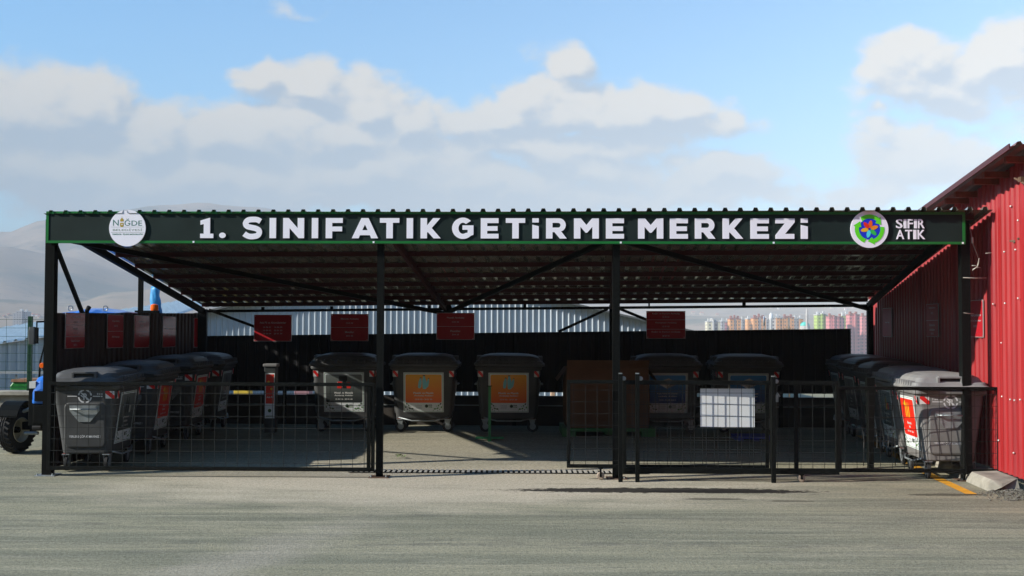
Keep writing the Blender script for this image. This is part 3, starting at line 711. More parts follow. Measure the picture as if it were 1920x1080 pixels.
# ------------------------------------------------------------------ red notice boards
bred = mat("board_red", (.40, .010, .018), .5, var=.05, scale=2, spec=.25); bredg = mat("board_red_glossy", (.40, .010, .018), .14, var=.05, scale=2, spec=.5)
btxt = mat("board_white_print", (.62, .50, .52), .3, var=0)
bbor = mat("board_edge", (.55, .5, .5), .4, var=0)
GL_ = "red notice boards on the left wall"
def board(M, w_, h_, rows, label, group):
    """rows: list of (text, centre height fraction, letter height, width or None); '-' draws a dividing line"""
    m_ = MB(); m_.M = Matrix.Identity(4); m_.rect(-w_/2, w_/2, -h_/2, h_/2, bbor, 0, .008); m_.rect(-w_/2+.006, w_/2-.006, -h_/2+.006, h_/2-.006, bredg if group == GL_ else bred, -.002)
    t = MB()
    for (tx, f, hh, ww) in rows:
        z = -h_/2+f*h_
        if tx == '-': t.rect(-w_/2+.006, w_/2-.006, z-.003, z+.003, btxt, -.004)
        else: t.text(tx, 0, z, ww, hh, btxt, -.004, .012)
    s = MB()
    for sx in (-1, 1):
        for sz in (-1, 1): s.disc(sx*(w_/2-.025), sz*(h_/2-.025), .007, scr, -.004, n=8)
    o = empty("notice_board"); o.matrix_world = M
    m_.build("panel", o); t.build("lettering", o); s.build("fastener", o)
    tag(o, label, "notice board", group); return o
GL = "red notice boards on the left wall"
Lb = [(118, 154.5, 586, 654, [("Tekstil Ambalaj", .87, .036, .30), ("15 01 09", .74, .03, .13), ('-', .66, 0, 0), ("Giysiler", .55, .040, .15), ("20 01 10", .43, .03, .13), ('-', .335, 0, 0), ("Tekstil Ürünleri", .22, .036, .30), ("20 01 11", .10, .03, .11)], "red board split by two white lines into three panels, nearest the left front post"),
      (197, 227, 589.5, 653, [("Ahşap Ambalaj", .80, .034, .28), ("15 01 03", .66, .03, .14), ('-', .50, 0, 0), ("Ahşap", .33, .034, .30)], "second red board from the left front post, with one dividing line across its middle"),
      (247.5, 276, 591, 652.5, [("Cam Ambalaj", .80, .034, .30), ("15 01 07", .68, .03, .14), ('-', .49, 0, 0), ("Cam", .38, .034, .28)], "third red board on the left wall, the middle one of the five"),
      (301.5, 325.5, 593, 651.5, [("Bitkisel Atık Yağ", .60, .034, .45), ("20 01 25", .40, .03, .14)], "fourth red board on the left wall, beside the one nearest the rear corner"),
      (360, 382, 596, 651.5, [("Bitkisel", .36, .036, .24)], "farthest red board of the left wall, right by the rear corner")]
for a, b, t0, t1, rows, lab in Lb:
    ka = (a-960)/FPX; kb = (b-960)/FPX; c0 = -6.36-.057*15.4
    Ya = c0/(ka-.057); Yb_ = c0/(kb-.057); Pa = Vector((wl(Ya), Ya, 0)); Pb = Vector((wl(Yb_), Yb_, 0)); ym = (Ya+Yb_)/2
    zt_ = at(a, t0, Ya).z; zb_ = at(a, t1, Ya).z; m0 = (Pa+Pb)/2; u = (Pb-Pa).normalized()
    n_ = Vector((1, -.057, 0)).normalized(); mid = Vector((m0.x, m0.y, (zt_+zb_)/2)) + n_*.043
    board(frame(mid, u, (0, 0, 1), n_), (Pb-Pa).length, zt_-zb_, rows, lab, GL)
GB = "red notice boards hung above the rear wall"
Bb = [(476, 547, 590, 640, [("Atık Pil ve Akümülatörler", .70, .036, .50), ("16 06 01    16 06 05", .53, .026, .36), ("16 06 02    20 01 33", .41, .026, .36), ("16 06 04    20 01 34", .29, .026, .36)], "red board about batteries with three rows of codes, leftmost above the rear wall"),
      (620, 691, 588.5, 639.5, [("Metalik Ambalaj", .81, .036, .33), ("15 01 04", .66, .026, .13), ('-', .50, 0, 0), ("Metaller", .33, .038, .17), ("20 01 40", .19, .026, .13)], "red board reading Metaller in its lower half, just left of the second front post"),
      (818.5, 889.5, 586.5, 637, [("Plastik Ambalaj", .81, .036, .32), ("15 01 02", .66, .026, .13), ('-', .49, 0, 0), ("Plastikler", .32, .038, .19), ("20 01 39", .19, .026, .13)], "red board reading Plastikler in its lower half, midway between the two middle front posts"),
      (1212, 1285, 583, 635, [("Kağıt ve Karton Ambalaj", .90, .034, .50), ("15 01 01", .78, .026, .12), ('-', .68, 0, 0), ("Kompozit Ambalaj", .57, .036, .38), ("15 01 05", .44, .026, .13), ('-', .34, 0, 0), ("Kağıt ve Karton Ambalaj", .24, .036, .52), ("20 01 01", .10, .026, .13)], "red board in three parts about paper and cardboard, just right of the third front post")]
for a, b, t0, t1, rows, lab in Bb:
    Y = 21.28-.048*at((a+b)/2, 600, 21.6).x; P = at(a, t0, Y); Q = at(b, t1, Y)
    board(frame(((P.x+Q.x)/2, Y, (P.z+Q.z)/2), (1, -.048, 0), (0, 0, 1), (-.048, -1, 0)), Q.x-P.x, P.z-Q.z, rows, lab, GB)
GR = "red notice boards on the right wall"
Rb = [(1660, 1677, 577, 632, [("Atık Yağ", .5, .03, .3)], "small-looking red board deepest along the right wall, next to the rear gap"),
      (1742.5, 1765, 569, 632, [("Aydınlatma", .88, .034, .36), ("20 01 21", .72, .03, .12), ('-', .50, 0, 0), ("Elektronik", .36, .034, .30), ("Atıklar", .22, .034, .30), ("20 01 36", .1, .03, .14)], "red board with a dividing line in the shaded middle of the right wall"),
      (1821, 1849.5, 562, 632.5, [("Floresan Lambalar ve", .60, .036, .50), ("Diğer Cıva İçeren Atıklar", .45, .036, .52), ("20 01 21", .30, .03, .14)], "sunlit bright red board just behind the right front post")]
for a, b, t0, t1, rows, lab in Rb:
    ka = (a-960)/FPX; kb = (b-960)/FPX
    Ya = 4.97/(ka-.0884); Yc = 4.97/(kb-.0884); Pa = Vector((wr(Ya), Ya, 0)); Pb = Vector((wr(Yc), Yc, 0))
    zt_ = at(b, t0, Yc).z; zb_ = at(b, t1, Yc).z; m0 = (Pa+Pb)/2; u = (Pb-Pa).normalized(); n_ = Vector((-1, .0884, 0)).normalized()
    wd = min(.75, (Pb-Pa).length)
    mid = Vector((m0.x, m0.y, (zt_+zb_)/2)) + n_*.045
    board(frame(mid, u, (0, 0, 1), n_), wd, zt_-zb_, rows, lab, GR)

# ------------------------------------------------------------------ wheeled bins
plast = mat("grey_bin_plastic", (.17, .167, .162), .50, var=.16, scale=3.5, spec=.18, c2=(.21, .20, .188), thr=(.5, .7))
plidm = mat("grey_lid_plastic", (.21, .21, .208), .5, var=.16, scale=4, spec=.2, c2=(.27, .262, .25), thr=(.5, .72))
dark = mat("dark_recess", (.02, .021, .022), .7, var=0)
rubber = mat("black_rubber", (.02, .02, .02), .8, var=.2)
redm = mat("marker_red", (.72, .015, .015), .35, var=0); whm = mat("marker_white", (.72, .70, .68), .4, var=0)
binw = mat("bin_print_white", (.62, .63, .64), .5, var=.05)
leaf = mat("leaf_print", (.07, .22, .02), .5, var=0); leafd = mat("leaf_print_dark", (.02, .08, .015), .5, var=0)
prgreen = mat("poster_border_green", (.10, .30, .14), .4, var=0); tag_g = mat("poster_grey_print", (.28, .30, .30), .5, var=0)
def hw(z): return .495+.072*(z-.28)
def hd(z): return .325+.135*(z-.28)
def rring(a, b, r, z, n=5, oy=0.): return [(x, y+oy, z) for x, y in rrect(-a, a, -b, b, r, n)]
def bin_face(side, z, off=0.):
    """frame of a bin side at height z: side 'front', +1 or -1"""
    if side == 'front': return frame((0, -hd(z)-off, z), (1, 0, 0), (0, -.135, 1), (0, -1, -.135))
    s = side; return frame((s*(hw(z)+off), 0, z), (0, s, 0), (s*.072, 0, 1), (s, 0, -.072))
def make_bin():
    root = empty("wheeled_bin")
    b = MB(); b.smooth = False
    secs = [rring(hw(.235)-.05, hd(.235)-.05, .05, .225)]
    for z in (.24, .5, .8, 1.0, 1.10): secs.append(rring(hw(z), hd(z), .075, z))
    secs += [rring(hw(1.10)+.035, hd(1.10)+.035, .08, 1.115), rring(hw(1.10)+.04, hd(1.10)+.04, .08, 1.165)]
    b.loft(secs, plast)
    for s in (-1, 1):     # raised lower panels on the short sides
        b.M = Matrix.Identity(4); S = []
        for (z0, z1, a, o_) in ((.31, .935, .285, -.01), (.325, .92, .27, .020)):
            F_ = []
            for (yy_, zz) in rrect(-a, a, z0, z1, .07):
                F_.append((s*(hw(zz)+o_), yy_*(1 - .0), zz))
            S.append(F_ if s > 0 else F_[::-1])
        b.loft(S, plast)
    body = b.build("body", root); bevel(body, .012, 2)
    l = MB(); W, D = .625, .50
    l.loft([rring(W-.03, D-.02, .08, 1.168), rring(W, D, .09, 1.185), rring(W, D, .09, 1.215), rring(W-.02, D-.02, .09, 1.222), rring(W-.035, D-.03, .09, 1.262), rring(W-.065, D-.065, .09, 1.268),
            rring(W-.10, D-.10, .10, 1.325), rring(W-.16, D-.15, .12, 1.355), rring(W-.28, D-.26, .10, 1.382), rring(W-.45, D-.40, .05, 1.392)], plidm)
    for i in range(9):
        x = -.48+i*.12; l.box(x-.012, x+.012, -D+.005, -D+.10, 1.215, 1.285, plidm)
    lid = l.build("lid", root); bevel(lid, .008, 2)
    for s in (-1, 1):
        g = MB(); x0, x1 = (W-.15, W-.035)
        if s < 0: x0, x1 = -x1, -x0
        for yy_ in (-.15, .15): g.box(x0, x1, yy_-.018, yy_+.018, 1.235, 1.335, plidm)
        g.box(x0, x1, -.15, .15, 1.318, 1.345, plidm); g.box(x0, x1, -.17, .17, 1.228, 1.246, plidm)
        g.box((x0+x1)/2-.02, (x0+x1)/2+.02, -.132, .132, 1.246, 1.318, dark); bevel(g.build("lid_grip", lid), .006)
        for yy_ in (-.28, .28):
            g = MB(); g.box(s*(W-.02)-.03, s*(W-.02)+.03, yy_-.11, yy_+.11, 1.165, 1.212, dark); g.build("rim_recess", lid)
        # lifting plate, rod, print
        M = bin_face(s, .80, .026); p = MB(); p.M = M
        p.shape([[(-.20, .09), (-.20, .02), (-.075, -.13), (.075, -.13), (.20, .02), (.20, .09)]], steel, -.006, .02)
        pl_ = p.build("lifting_plate", root)
        p = MB(); p.M = M; p.smooth = True; p.tube([(-.17, -.045, .045), (.17, -.045, .045)], .010, steel)
        for q in (-.17, .17): p.tube([(q, -.01, .045), (q, -.045, .045)], .012, steel)
        p.build("lifting_rod", pl_)
        M = bin_face(s, 1.015, .003); p = MB(); p.M = M; rr = .095
        for (a0, a1) in ((8, 82), (98, 172), (188, 262), (278, 352)):
            A_ = [R(a) for a in range(a0, a1+1, 6)]
            p.shape([[(rr*math.cos(a), rr*math.sin(a)) for a in A_] + [((rr-.020)*math.cos(a), (rr-.020)*math.sin(a)) for a in reversed(A_)]], binw)
        p.text("R", .010, -.004, .062, .086, binw, -.001, .03)
        p.shape([[(-.066, .052), (-.054, .066), (.066, -.052), (.054, -.066)]], binw, -.002)
        p.shape([[(-.060, .010), (-.050, .020), (-.012, -.01), (-.012, -.028)]], binw, -.002)
        for q in (-1, 1): p.rect(min(q*.105, q*.235), max(q*.105, q*.235), -.006, .006, binw)
        p.text("8 ent" if s < 0 else "5 ent", .20*(1 if s < 0 else -1), .034, .075, .026, binw, 0, .02); p.build("side_emblem", root)
        M = bin_face(s, .47, .024); p = MB(); p.M = M; p.text("YERLERE ÇÖP ATMAYINIZ !", 0, 0, .42, .045, binw, 0, .02); p.build("side_lettering", root)
        for q in (-s,):
            M = bin_face(s, 1.035, .004); p = MB(); p.M = M; x0 = q*.335
            marker(p, x0, 0, .12, .10, 1 if s > 0 else 1, q*s); p.build("reflector", root)
    for q in (-1, 1):
        M = bin_face('front', 1.035, .004); p = MB(); p.M = M; marker(p, q*.495, 0, .085, .105, 1, q); p.build("reflector", root)
    p = MB(); p.smooth = True; p.tube([(-.44, -hd(.28)-.02, .26), (-.2, -hd(.28)-.08, .205), (.2, -hd(.28)-.08, .205), (.44, -hd(.28)-.02, .26)], .013, steel); p.build("brake_bar", root)
    for (cx, cy) in ((-.42, -.27), (.42, -.27), (-.42, .27), (.42, .27)):
        c = MB(); ang = .3*(1 if cx > 0 else -1)
        for o_ in (-.035, .035):
            c.shape([[(cx-.055, .23), (cx+.055, .23), (cx+.03, .10), (cx+.0, .085), (cx-.02, .10)]], steel, cy+o_-.003, .006)
        c.box(cx-.065, cx+.065, cy-.05, cy+.05, .217, .232, steel)
        c.box(cx-.05, cx+.05, cy-.045, cy+.045, .231, .236, mat("rust_red", (.30, .04, .02), .8, var=.2))
        ca = c.build("caster", root)
        c = MB(); c.M = Matrix.Translation((cx+.01, cy, .10)); c.smooth = False
        c.lathe([(.085, -.024), (.10, -.018), (.10, .018), (.085, .024)], rubber, 20, 'y'); wh = c.build("wheel", ca)
        c = MB(); c.M = Matrix.Translation((cx+.01, cy, .10)); c.lathe([(.055, -.027), (.06, .0), (.055, .027)], steel, 14, 'y'); c.build("hub", ca)
    return root
def marker(p, x, z, w_, h_, sgn, q):
    x0, x1, z0, z1 = x-w_/2, x+w_/2, z-h_/2, z+h_/2
    p.rect(x0, x1, z0, z1, whm); y = -.0015
    f = lambda a, b: (x0+a*w_, z0+b*h_)
    def sh(L_):
        L2 = [f(a, b) for a, b in L_]
        p.shape([L2], redm, y)
    if q > 0: sh([(0, 1), (.42, 1), (1, .42), (1, 0), (.72, 0), (0, .70)])
    else: sh([(0, 1), (.42, 1), (1, .42), (1, 0), (.72, 0), (0, .70)])
def ramp(name, c0, c1):
    """colour printed from c0 at the bottom to c1 at the top of the poster (a printed gradient of the artwork itself)"""
    m = bpy.data.materials.new(name); m.use_nodes = True; N = m.node_tree.nodes; L = m.node_tree.links; p = N['Principled BSDF']
    p.inputs['Roughness'].default_value = .4
    tc = N.new('ShaderNodeTexCoord'); s = N.new('ShaderNodeSeparateXYZ'); L.new(tc.outputs['Generated'], s.inputs[0])
    mx = N.new('ShaderNodeMix'); mx.data_type = 'RGBA'; mx.inputs[6].default_value = (*c0, 1); mx.inputs[7].default_value = (*c1, 1)
    L.new(s.outputs[2], mx.inputs[0]); L.new(mx.outputs[2], p.inputs['Base Color']); return m
PG = {'orange': ramp("print_orange", (.80, .11, .005), (.86, .38, .01)), 'blue': ramp("print_blue", (.008, .02, .22), (.02, .26, .58)),
      'grey': ramp("print_grey", (.015, .018, .018), (.16, .18, .17)), 'red': ramp("print_red", (.75, .02, .01), (.75, .03, .01)), 'teal': ramp("print_slate", (.04, .06, .06), (.16, .22, .23))}
ptx = mat("poster_text", (.75, .75, .72), .5, var=0); icb = mat("bottle_print", (.22, .58, .62), .4, var=0); icy = mat("yellow_print", (.80, .50, .02), .4, var=0)
icr = mat("can_red_print", (.75, .03, .02), .4, var=0); ick = mat("dark_print", (.01, .01, .012), .4, var=0); icw = mat("paper_print", (.55, .52, .45), .4, var=0); icbr = mat("string_print", (.35, .2, .1), .5, var=0)
def poster(root, kind, lines):
    M = bin_face('front', .705, .006); S = .355
    p = MB(); p.M = M; p.rect(-S, S, -S, S, whitep, 0, .004)
    for (a, b) in ((S-.012, S-.018),):
        p.shape([[(-a, -a), (a, -a), (a, a), (-a, a)], [(-b, -b), (-b, b), (b, b), (b, -b)]], prgreen, -.0015)
    po = p.build("poster", root)
    p = MB(); p.M = M; p.rect(-S+.035, S-.035, -.185, S-.035, PG[kind], -.002, 0, .03); p.build("printed_panel", po)
    p = MB(); p.M = M; z = -.005
    for i, t in enumerate(lines[:2]): p.text(t, 0, -.01-i*.05, min(.36, .021*len(t)), .034, ptx, -.0035, .02)
    p.text(lines[2], 0, -.125, .30, .024, ptx, -.0035, .02)
    p.text("NİĞDE", -.085, -.235, .11, .026, tag_g, -.0035, 0); p.rect(-.145, -.03, -.27, -.266, tag_g, -.0035); p.text("BELEDİYESİ", -.087, -.284, .11, .016, tag_g, -.0035, 0)
    p.disc(.052, -.245, .030, leafd, -.0035); p.disc(.052, -.245, .018, ick, -.005); p.text("SIFIR", .12, -.230, .07, .022, ick, -.0035, .03); p.text("ATIK", .12, -.262, .07, .022, leaf, -.0035, .03)
    p.build("lettering", po)
    p = MB(); p.M = M; rnd = random.Random(5)
    for s in (-1, 1):
        for (x, zz, a, ln) in ((.30, -.205, 50, .05), (.315, -.265, 80, .045), (.265, -.235, 60, .045), (.245, -.285, 30, .05), (.20, -.295, 10, .055), (.285, -.305, 70, .03), (.225, -.245, 110, .02), (.325, -.175, 60, .015), (.175, -.325, 20, .02), (.25, -.325, 60, .02)):
            d = (math.cos(R(a)), math.sin(R(a))); n_ = (-d[1], d[0]); w_ = ln*.30
            L_ = [(x-d[0]*ln/2, zz-d[1]*ln/2), (x-n_[0]*w_, zz-n_[1]*w_), (x+d[0]*ln/2, zz+d[1]*ln/2), (x+n_[0]*w_, zz+n_[1]*w_)]
            p.shape([[(s*a_, b_) for a_, b_ in L_]], leaf if rnd.random() < .6 else leafd, -.0035)
    p.build("leaf_print", po)
    p = MB(); p.M = M; y = -.0035
    def bottle(cx, z0, z1, w_, a, m1, cap):
        h = z1-z0; L_ = [(-w_/2, .02), (-w_/2+.015, 0), (w_/2-.015, 0), (w_/2, .02), (w_/2, h*.62), (w_*.2, h*.88), (w_*.2, h*.93), (-w_*.2, h*.93), (-w_*.2, h*.88), (-w_/2, h*.62)]
        rt_ = lambda q: (cx+q[0]*math.cos(a)+q[1]*math.sin(a), z0-q[0]*math.sin(a)+q[1]*math.cos(a))
        p.shape([[rt_(q) for q in L_]], m1, y); p.shape([[rt_(q) for q in ((-w_*.28, h*.93), (w_*.28, h*.93), (w_*.28, h), (-w_*.28, h))]], cap, y-.001)
    if kind == 'orange':
        bottle(-.075, .075, .27, .055, .13, icb, ick); bottle(.02, .06, .31, .07, -.05, icb, ick); bottle(.055, .09, .26, .045, .22, icb, ick)
    elif kind == 'blue':
        p.shape([[(-.16, .20), (-.01, .12), (.15, .19), (.02, .265)]], icw, y); p.shape([[(-.16, .20), (-.01, .12), (-.01, .08), (-.16, .16)]], whitep, y-.0005); p.shape([[(-.01, .12), (.15, .19), (.15, .15), (-.01, .08)]], tag_g, y-.0005)
        p.shape([[(-.07, .225), (.06, .150), (.07, .155), (-.06, .23)]], icbr, y-.001); p.shape([[(-.09, .165), (.08, .235), (.09, .23), (-.08, .16)]], icbr, y-.001)
    elif kind == 'grey' and lines[0].startswith("Metal"):
        p.rect(-.09, .06, .20, .29, ick, y, 0, .02); p.rect(-.12, -.03, .07, .19, icr, y, 0, .015); p.rect(-.02, .04, .07, .20, ick, y, 0, .01); p.rect(.05, .12, .07, .18, icr, y, 0, .015)
        p.shape([[(-.12, .15), (-.03, .10), (-.03, .13), (-.12, .18)]], whitep, y-.001)
    elif kind == 'red':
        for x in (-.10, -.02, .06): bottle(x, .06, .27, .035, .05, icy, icy)
        p.shape([[(-.20, .24), (-.09, .30), (-.05, .22), (-.07, .22), (-.09, .26), (-.11, .22)]], icy, y)
    else:
        bottle(-.06, .05, .29, .06, 0, ick if kind == 'grey' else tag_g, ick); bottle(.03, .05, .27, .06, 0, ick if kind == 'grey' else icy, ick); p.rect(.09, .15, .05, .15, icw if kind == 'grey' else icr, y, 0, .01)
    p.build("icon_print", po)
    return po
proto = make_bin()
pshade = mat("grey_bin_plastic_shaded", (.068, .070, .070), .5, var=.2, scale=3.5, spec=.18, c2=(.085, .083, .078), thr=(.5, .7))  # shade under the canopy put into the plastic colour of most bins
lshade = mat("grey_lid_plastic_shaded", (.080, .082, .084), .5, var=.2, scale=4, spec=.2)  # same shade put into the lid colour
GLf, GBk, GRt = "waste bins in the left row", "waste bins along the rear wall", "waste bins in the right row"
PL = ["Plastik ve Plastik", "Ambalaj Atıkları", "15 01 02 - 20 01 39"]
BINS = [  # x, y, rot, poster kind, lines, label, group
 (-5.79, 16.10, 92, 'grey', ["Cam Ambalaj", "Atıkları", "15 01 07 - 20 01 02"], "grey wheeled bin at the front of the left row, its printed side facing the yard", GLf),
 (-5.76, 17.75, 92, 'red', ["Tekstil", "Atıkları", "20 01 10"], "second grey bin in the left row, with a red poster", GLf),
 (-5.66, 19.42, 92, 'red', ["Atık Pil", "ve Aküler", "20 01 33"], "third grey bin in the shade of the left row", GLf),
 (-5.58, 20.8, 92, 'grey', ["Ahşap", "Atıkları", "20 01 38"], "rearmost grey bin of the left row, in the dark corner", GLf),
 (at(645, 700, 20.35).x, 20.75, 0, 'grey', ["Metal ve Metalik", "Ambalaj Atıkları", "15 01 04 - 20 01 40"], "grey bin with a black poster about metal, leftmost along the rear wall", GBk),
 (at(794, 700, 20.35).x, 20.75, 0, 'orange', PL, "grey bin with an orange bottle poster, the left of the two", GBk),
 (at(954, 700, 20.35).x, 20.75, 0, 'orange', PL, "grey bin with an orange bottle poster, behind the green stand", GBk),
 (at(1252, 700, 20.35).x, 20.75, 0, 'blue', ["Kağıt, Karton ve Kompozit", "Ambalaj Atıkları", "15 01 01 - 15 01 05 - 20 01 01"], "grey bin with a blue paper poster, partly behind the cardboard box", GBk),
 (at(1403, 700, 20.35).x, 20.75, 0, 'blue', ["Kağıt, Karton ve Kompozit", "Ambalaj Atıkları", "15 01 01 - 15 01 05 - 20 01 01"], "grey bin with a blue paper poster, behind the white sheet on the gate", GBk),
 (5.80, 15.62, -95.1, 'red', ["Elektronik", "Atık", "20 01 36"], "sunlit grey bin with a bright red poster at the front of the right row", GRt),
 (5.915, 16.9, -95.1, 'teal', ["Bitkisel Atık", "Yağlar", "20 01 25"], "second grey bin in the right row, with a slate poster", GRt),
 (6.03, 18.18, -95.1, 'grey', ["Cam Ambalaj", "Atıkları", "15 01 07"], "third grey bin in the right row, with a dark poster", GRt),
 (6.145, 19.46, -95.1, 'grey', ["Floresan", "Atıkları", "20 01 21"], "fourth grey bin in the right row, in deep shade", GRt),
 (6.26, 20.74, -95.1, 'teal', ["Ahşap", "Atıkları", "20 01 38"], "rearmost grey bin of the right row, beside the rear gap", GRt)]
for i, (x, y, rz, kind, lines, lab, grp) in enumerate(BINS):
    o = proto if i == len(BINS)-1 else copy_tree(proto)
    for ch in [q for q in bpy.data.objects if q.parent == o and q.name.startswith('lid')]: ch.rotation_euler = (R(random.uniform(-.5, .9)), R(random.uniform(-.7, .7)), 0); ch.location.z = random.uniform(0, .008)
    o.location = (x, y, gz(y)+.001); o.rotation_euler.z = R(rz+random.uniform(-.6, .6)); tag(o, lab, "waste bin", grp); poster(o, kind, lines)
    if i not in (9, 10):  # all bins but the front right pair get the shade-darkened plastic
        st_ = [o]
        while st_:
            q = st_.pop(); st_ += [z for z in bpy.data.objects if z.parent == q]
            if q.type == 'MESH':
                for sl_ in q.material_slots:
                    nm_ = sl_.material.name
                    if nm_ in ('grey_bin_plastic', 'grey_lid_plastic'): sl_.link = 'OBJECT'; sl_.material = pshade if nm_ == 'grey_bin_plastic' else lshade

# narrow battery box in the rear left corner
nb = empty("collection_box", (at(508, 760, 19.8).x, 19.8, gz(19.8))); tag(nb, "narrow upright collection box with a slim red poster, in the dark left bay", "collection box")
m_ = MB(); m_.box(-.10, .10, -.10, .10, .05, 1.18, mat("dark_box_plastic", (.03, .035, .035), .5, var=.2)); m_.box(-.12, .12, -.12, .12, 1.18, 1.23, plidm); bevel(m_.build("body", nb), .01)
m_ = MB(); m_.rect(-.082, .082, .30, 1.07, whitep, -.104, .003); m_.rect(-.068, .068, .55, 1.05, PG['red'], -.106); m_.disc(-.02, .92, .02, icy, -.108); m_.disc(.03, .80, .02, icy, -.108)
m_.text("Atık Pil", 0, .66, .11, .03, ptx, -.108, .02); m_.disc(0, .43, .03, leafd, -.106)
for k in range(10): m_.shape([[(-.06+k*.012, .33), (-.05+k*.012, .35), (-.045+k*.012, .335)]], leaf, -.106)
m_.build("poster", nb)
# ------------------------------------------------------------------ cardboard box, pallets, stand
card = mat("cardboard", (.13, .066, .033), .9, var=.18, scale=2.5, spec=.1, c2=(.10, .055, .03))
pgreen = mat("pallet_green", (.03, .15, .035), .6, var=.2)
pal = empty("pallet", (at(1142, 830, 19.6).x, 20.2, gz(20))); tag(pal, "low green plastic pallet carrying the big cardboard box", "pallet")
m_ = MB(); m_.box(-.80, .80, -.6, .6, .09, .145, pgreen)
for x in (-.68, 0, .68):
    if x: m_.box(x-.12, x+.12, -.6, .6, .0, .09, pgreen)
    else: m_.box(x-.08, x+.08, -.5, .5, .03, .09, pgreen)
bevel(m_.build("deck", pal), .008)
cb = empty("cardboard_box", (at(1140, 830, 19.6).x, 20.22, gz(20)+.146)); tag(cb, "large brown cardboard box on the green pallet, behind the sliding gates", "box")
m_ = MB(); m_.loft([rring(.70, .56, .02, .0, 2), rring(.715, .57, .02, .12, 2), rring(.72, .575, .02, .55, 2), rring(.70, .56, .02, 1.02, 2)], card, cap=False)
m_.box(-.69, .69, -.55, .55, .6, .62, card); m_.build("side_panel", cb)
for s, (a, b) in enumerate((((-.70, -.56), (.70, -.56)), ((.70, .56), (-.70, .56)))):
    m_ = MB(); dy = -.10 if s == 0 else .16; m_.add([(a[0], a[1], 1.02), (b[0], b[1], 1.02), (b[0], b[1]+dy, 1.16-s*.2), (a[0], a[1]+dy, 1.16-s*.2)], [(0, 1, 2, 3)], card); m_.build("flap", cb)
for s in (-1, 1):
    m_ = MB(); m_.add([(s*.70, -.56, 1.02), (s*.70, .56, 1.02), (s*.86, .56, .80), (s*.86, -.56, .80)], [(0, 1, 2, 3)], card); m_.build("flap", cb)
dk = mat("dark_skid", (.03, .04, .025), .8, var=.3)
st = empty("floor_stand", (at(918, 800, 19.15).x, 19.15, gz(19.15))); tag(st, "thin green upright stand on a low cross-shaped foot, in front of the right orange-poster bin", "stand")
sg2 = mat("stand_green", (.035, .20, .07), .5, var=.15)
m_ = MB(); m_.box(-.022, .022, -.022, .022, .05, .90, sg2); m_.build("upright", st)
m_ = MB(); m_.box(-.235, .235, -.03, .03, .03, .065, sg2); m_.box(-.03, .03, -.10, .28, .0, .03, sg2); m_.build("foot", st)
m_ = MB(); m_.box(-.05, .04, -.03, .03, .90, .912, black); m_.build("cap", st)
m_ = MB(); xx = at(1415, 824, 19.2).x; m_.M = Matrix.Translation((xx, 19.4, gz(19.4)))
pb_ = mat("blue_plastic", (.01, .03, .30), .5, var=.1)
m_.box(-.30, .32, -.3, .3, .04, .075, pb_)
for x in (-.25, .01, .27): m_.box(x-.05, x+.05, -.28, .28, 0, .04, pb_)
tag(m_.build("blue_pallet"), "low blue plastic pallet lying on the shaded floor behind the gate", "pallet")
m_ = MB(); xx = at(748, 849, 17).x; rl = random.Random(3)
lm = mat("fresh_leaf", (.10, .20, .02), .6, var=.2)
for k in range(16):
    a = rl.random()*6; x, y, z = xx+rl.gauss(0, .03), 17.05+rl.gauss(0, .04), gz(17)+.005+rl.random()*.05; l_ = .03
    m_.add([(x, y, z), (x+l_*math.cos(a), y+l_*math.sin(a), z+.01), (x+1.8*l_*math.cos(a+.4), y+1.8*l_*math.sin(a+.4), z+.015), (x+l_*math.cos(a+.8), y+l_*math.sin(a+.8), z+.02)], [(0, 1, 2, 3)], lm)
tag(m_.build("leafy_sprig"), "small green leafy sprig dropped on the sunlit floor under the canopy", "leaves")
# clutter seen through the slot in the rear wall
for (a, b, c, lab) in ((438, 466, (.65, .45, .05), "yellow crate glimpsed through the slot in the rear wall, far left"), (552, 580, (.38, .20, .22), "dusty pink crate glimpsed through the slot in the rear wall"), (1033, 1041, (.5, .33, .22), "tan crate glimpsed through the slot near the cardboard box")):
    P = at(a, 740, 24.5); Q = at(b, 740, 24.5); m_ = MB(); m_.box(P.x, Q.x, 24.5, 24.9, .12, .9, mat("crate_%d" % a, c, .7, var=.15)); m_.box(P.x-.02, Q.x+.02, 24.48, 24.92, .9, .95, mat("crate_%d" % a, c)); tag(bevel(m_.build("storage_crate"), .01), lab, "crate")

# ------------------------------------------------------------------ fences and gates
def panel(name, px0, px1, zt, zb, dY, label, cat, rail=.045, brail=None, cell=.152, group=None, uprights=(), wr_=.0028, ends=(1, 1), off=0.):
    X0, X1 = xfront(px0), xfront(px1); ox, oy = X0, Yf(X0)+dY; W = (X1-X0)
    o = empty(name, (ox, oy, 0), -.02); tag(o, label, cat, group); brail = brail or rail
    m = MB(); m.box(0, W, -.022, .022, zt-rail, zt, blackd); m.box(0, W, -.022, .022, zb, zb+brail, blackd)
    if ends[0]: m.box(0, .045, -.022, .022, zb+brail, zt-rail, blackd)
    if ends[1]: m.box(W-.045, W, -.022, .022, zb+brail, zt-rail, blackd)
    for u in uprights:
        x = xfront(u)-X0; m.box(x-.025, x+.025, -.022, .022, zb+brail, zt-rail, blackd)
    bevel(m.build("frame", o), .003, 1)
    m = MB(); x = cell*.6+off; k = 0
    while x < W-.02: m.beam((x, -.012, zb+.02), (x, -.012, zt-.02), wr_*2, wr_*2, wirem); x += cell
    z = zb+brail+cell*.35
    while z < zt-rail-.02: m.beam((.02, -.018, z), (W-.02, -.018, z), wr_*2, wr_*2, wirem); z += cell
    m.build("wire_mesh", o); return o
wirem = mat("mesh_wire", (.012, .014, .013), .5, metal=.0, var=.3, scale=20)
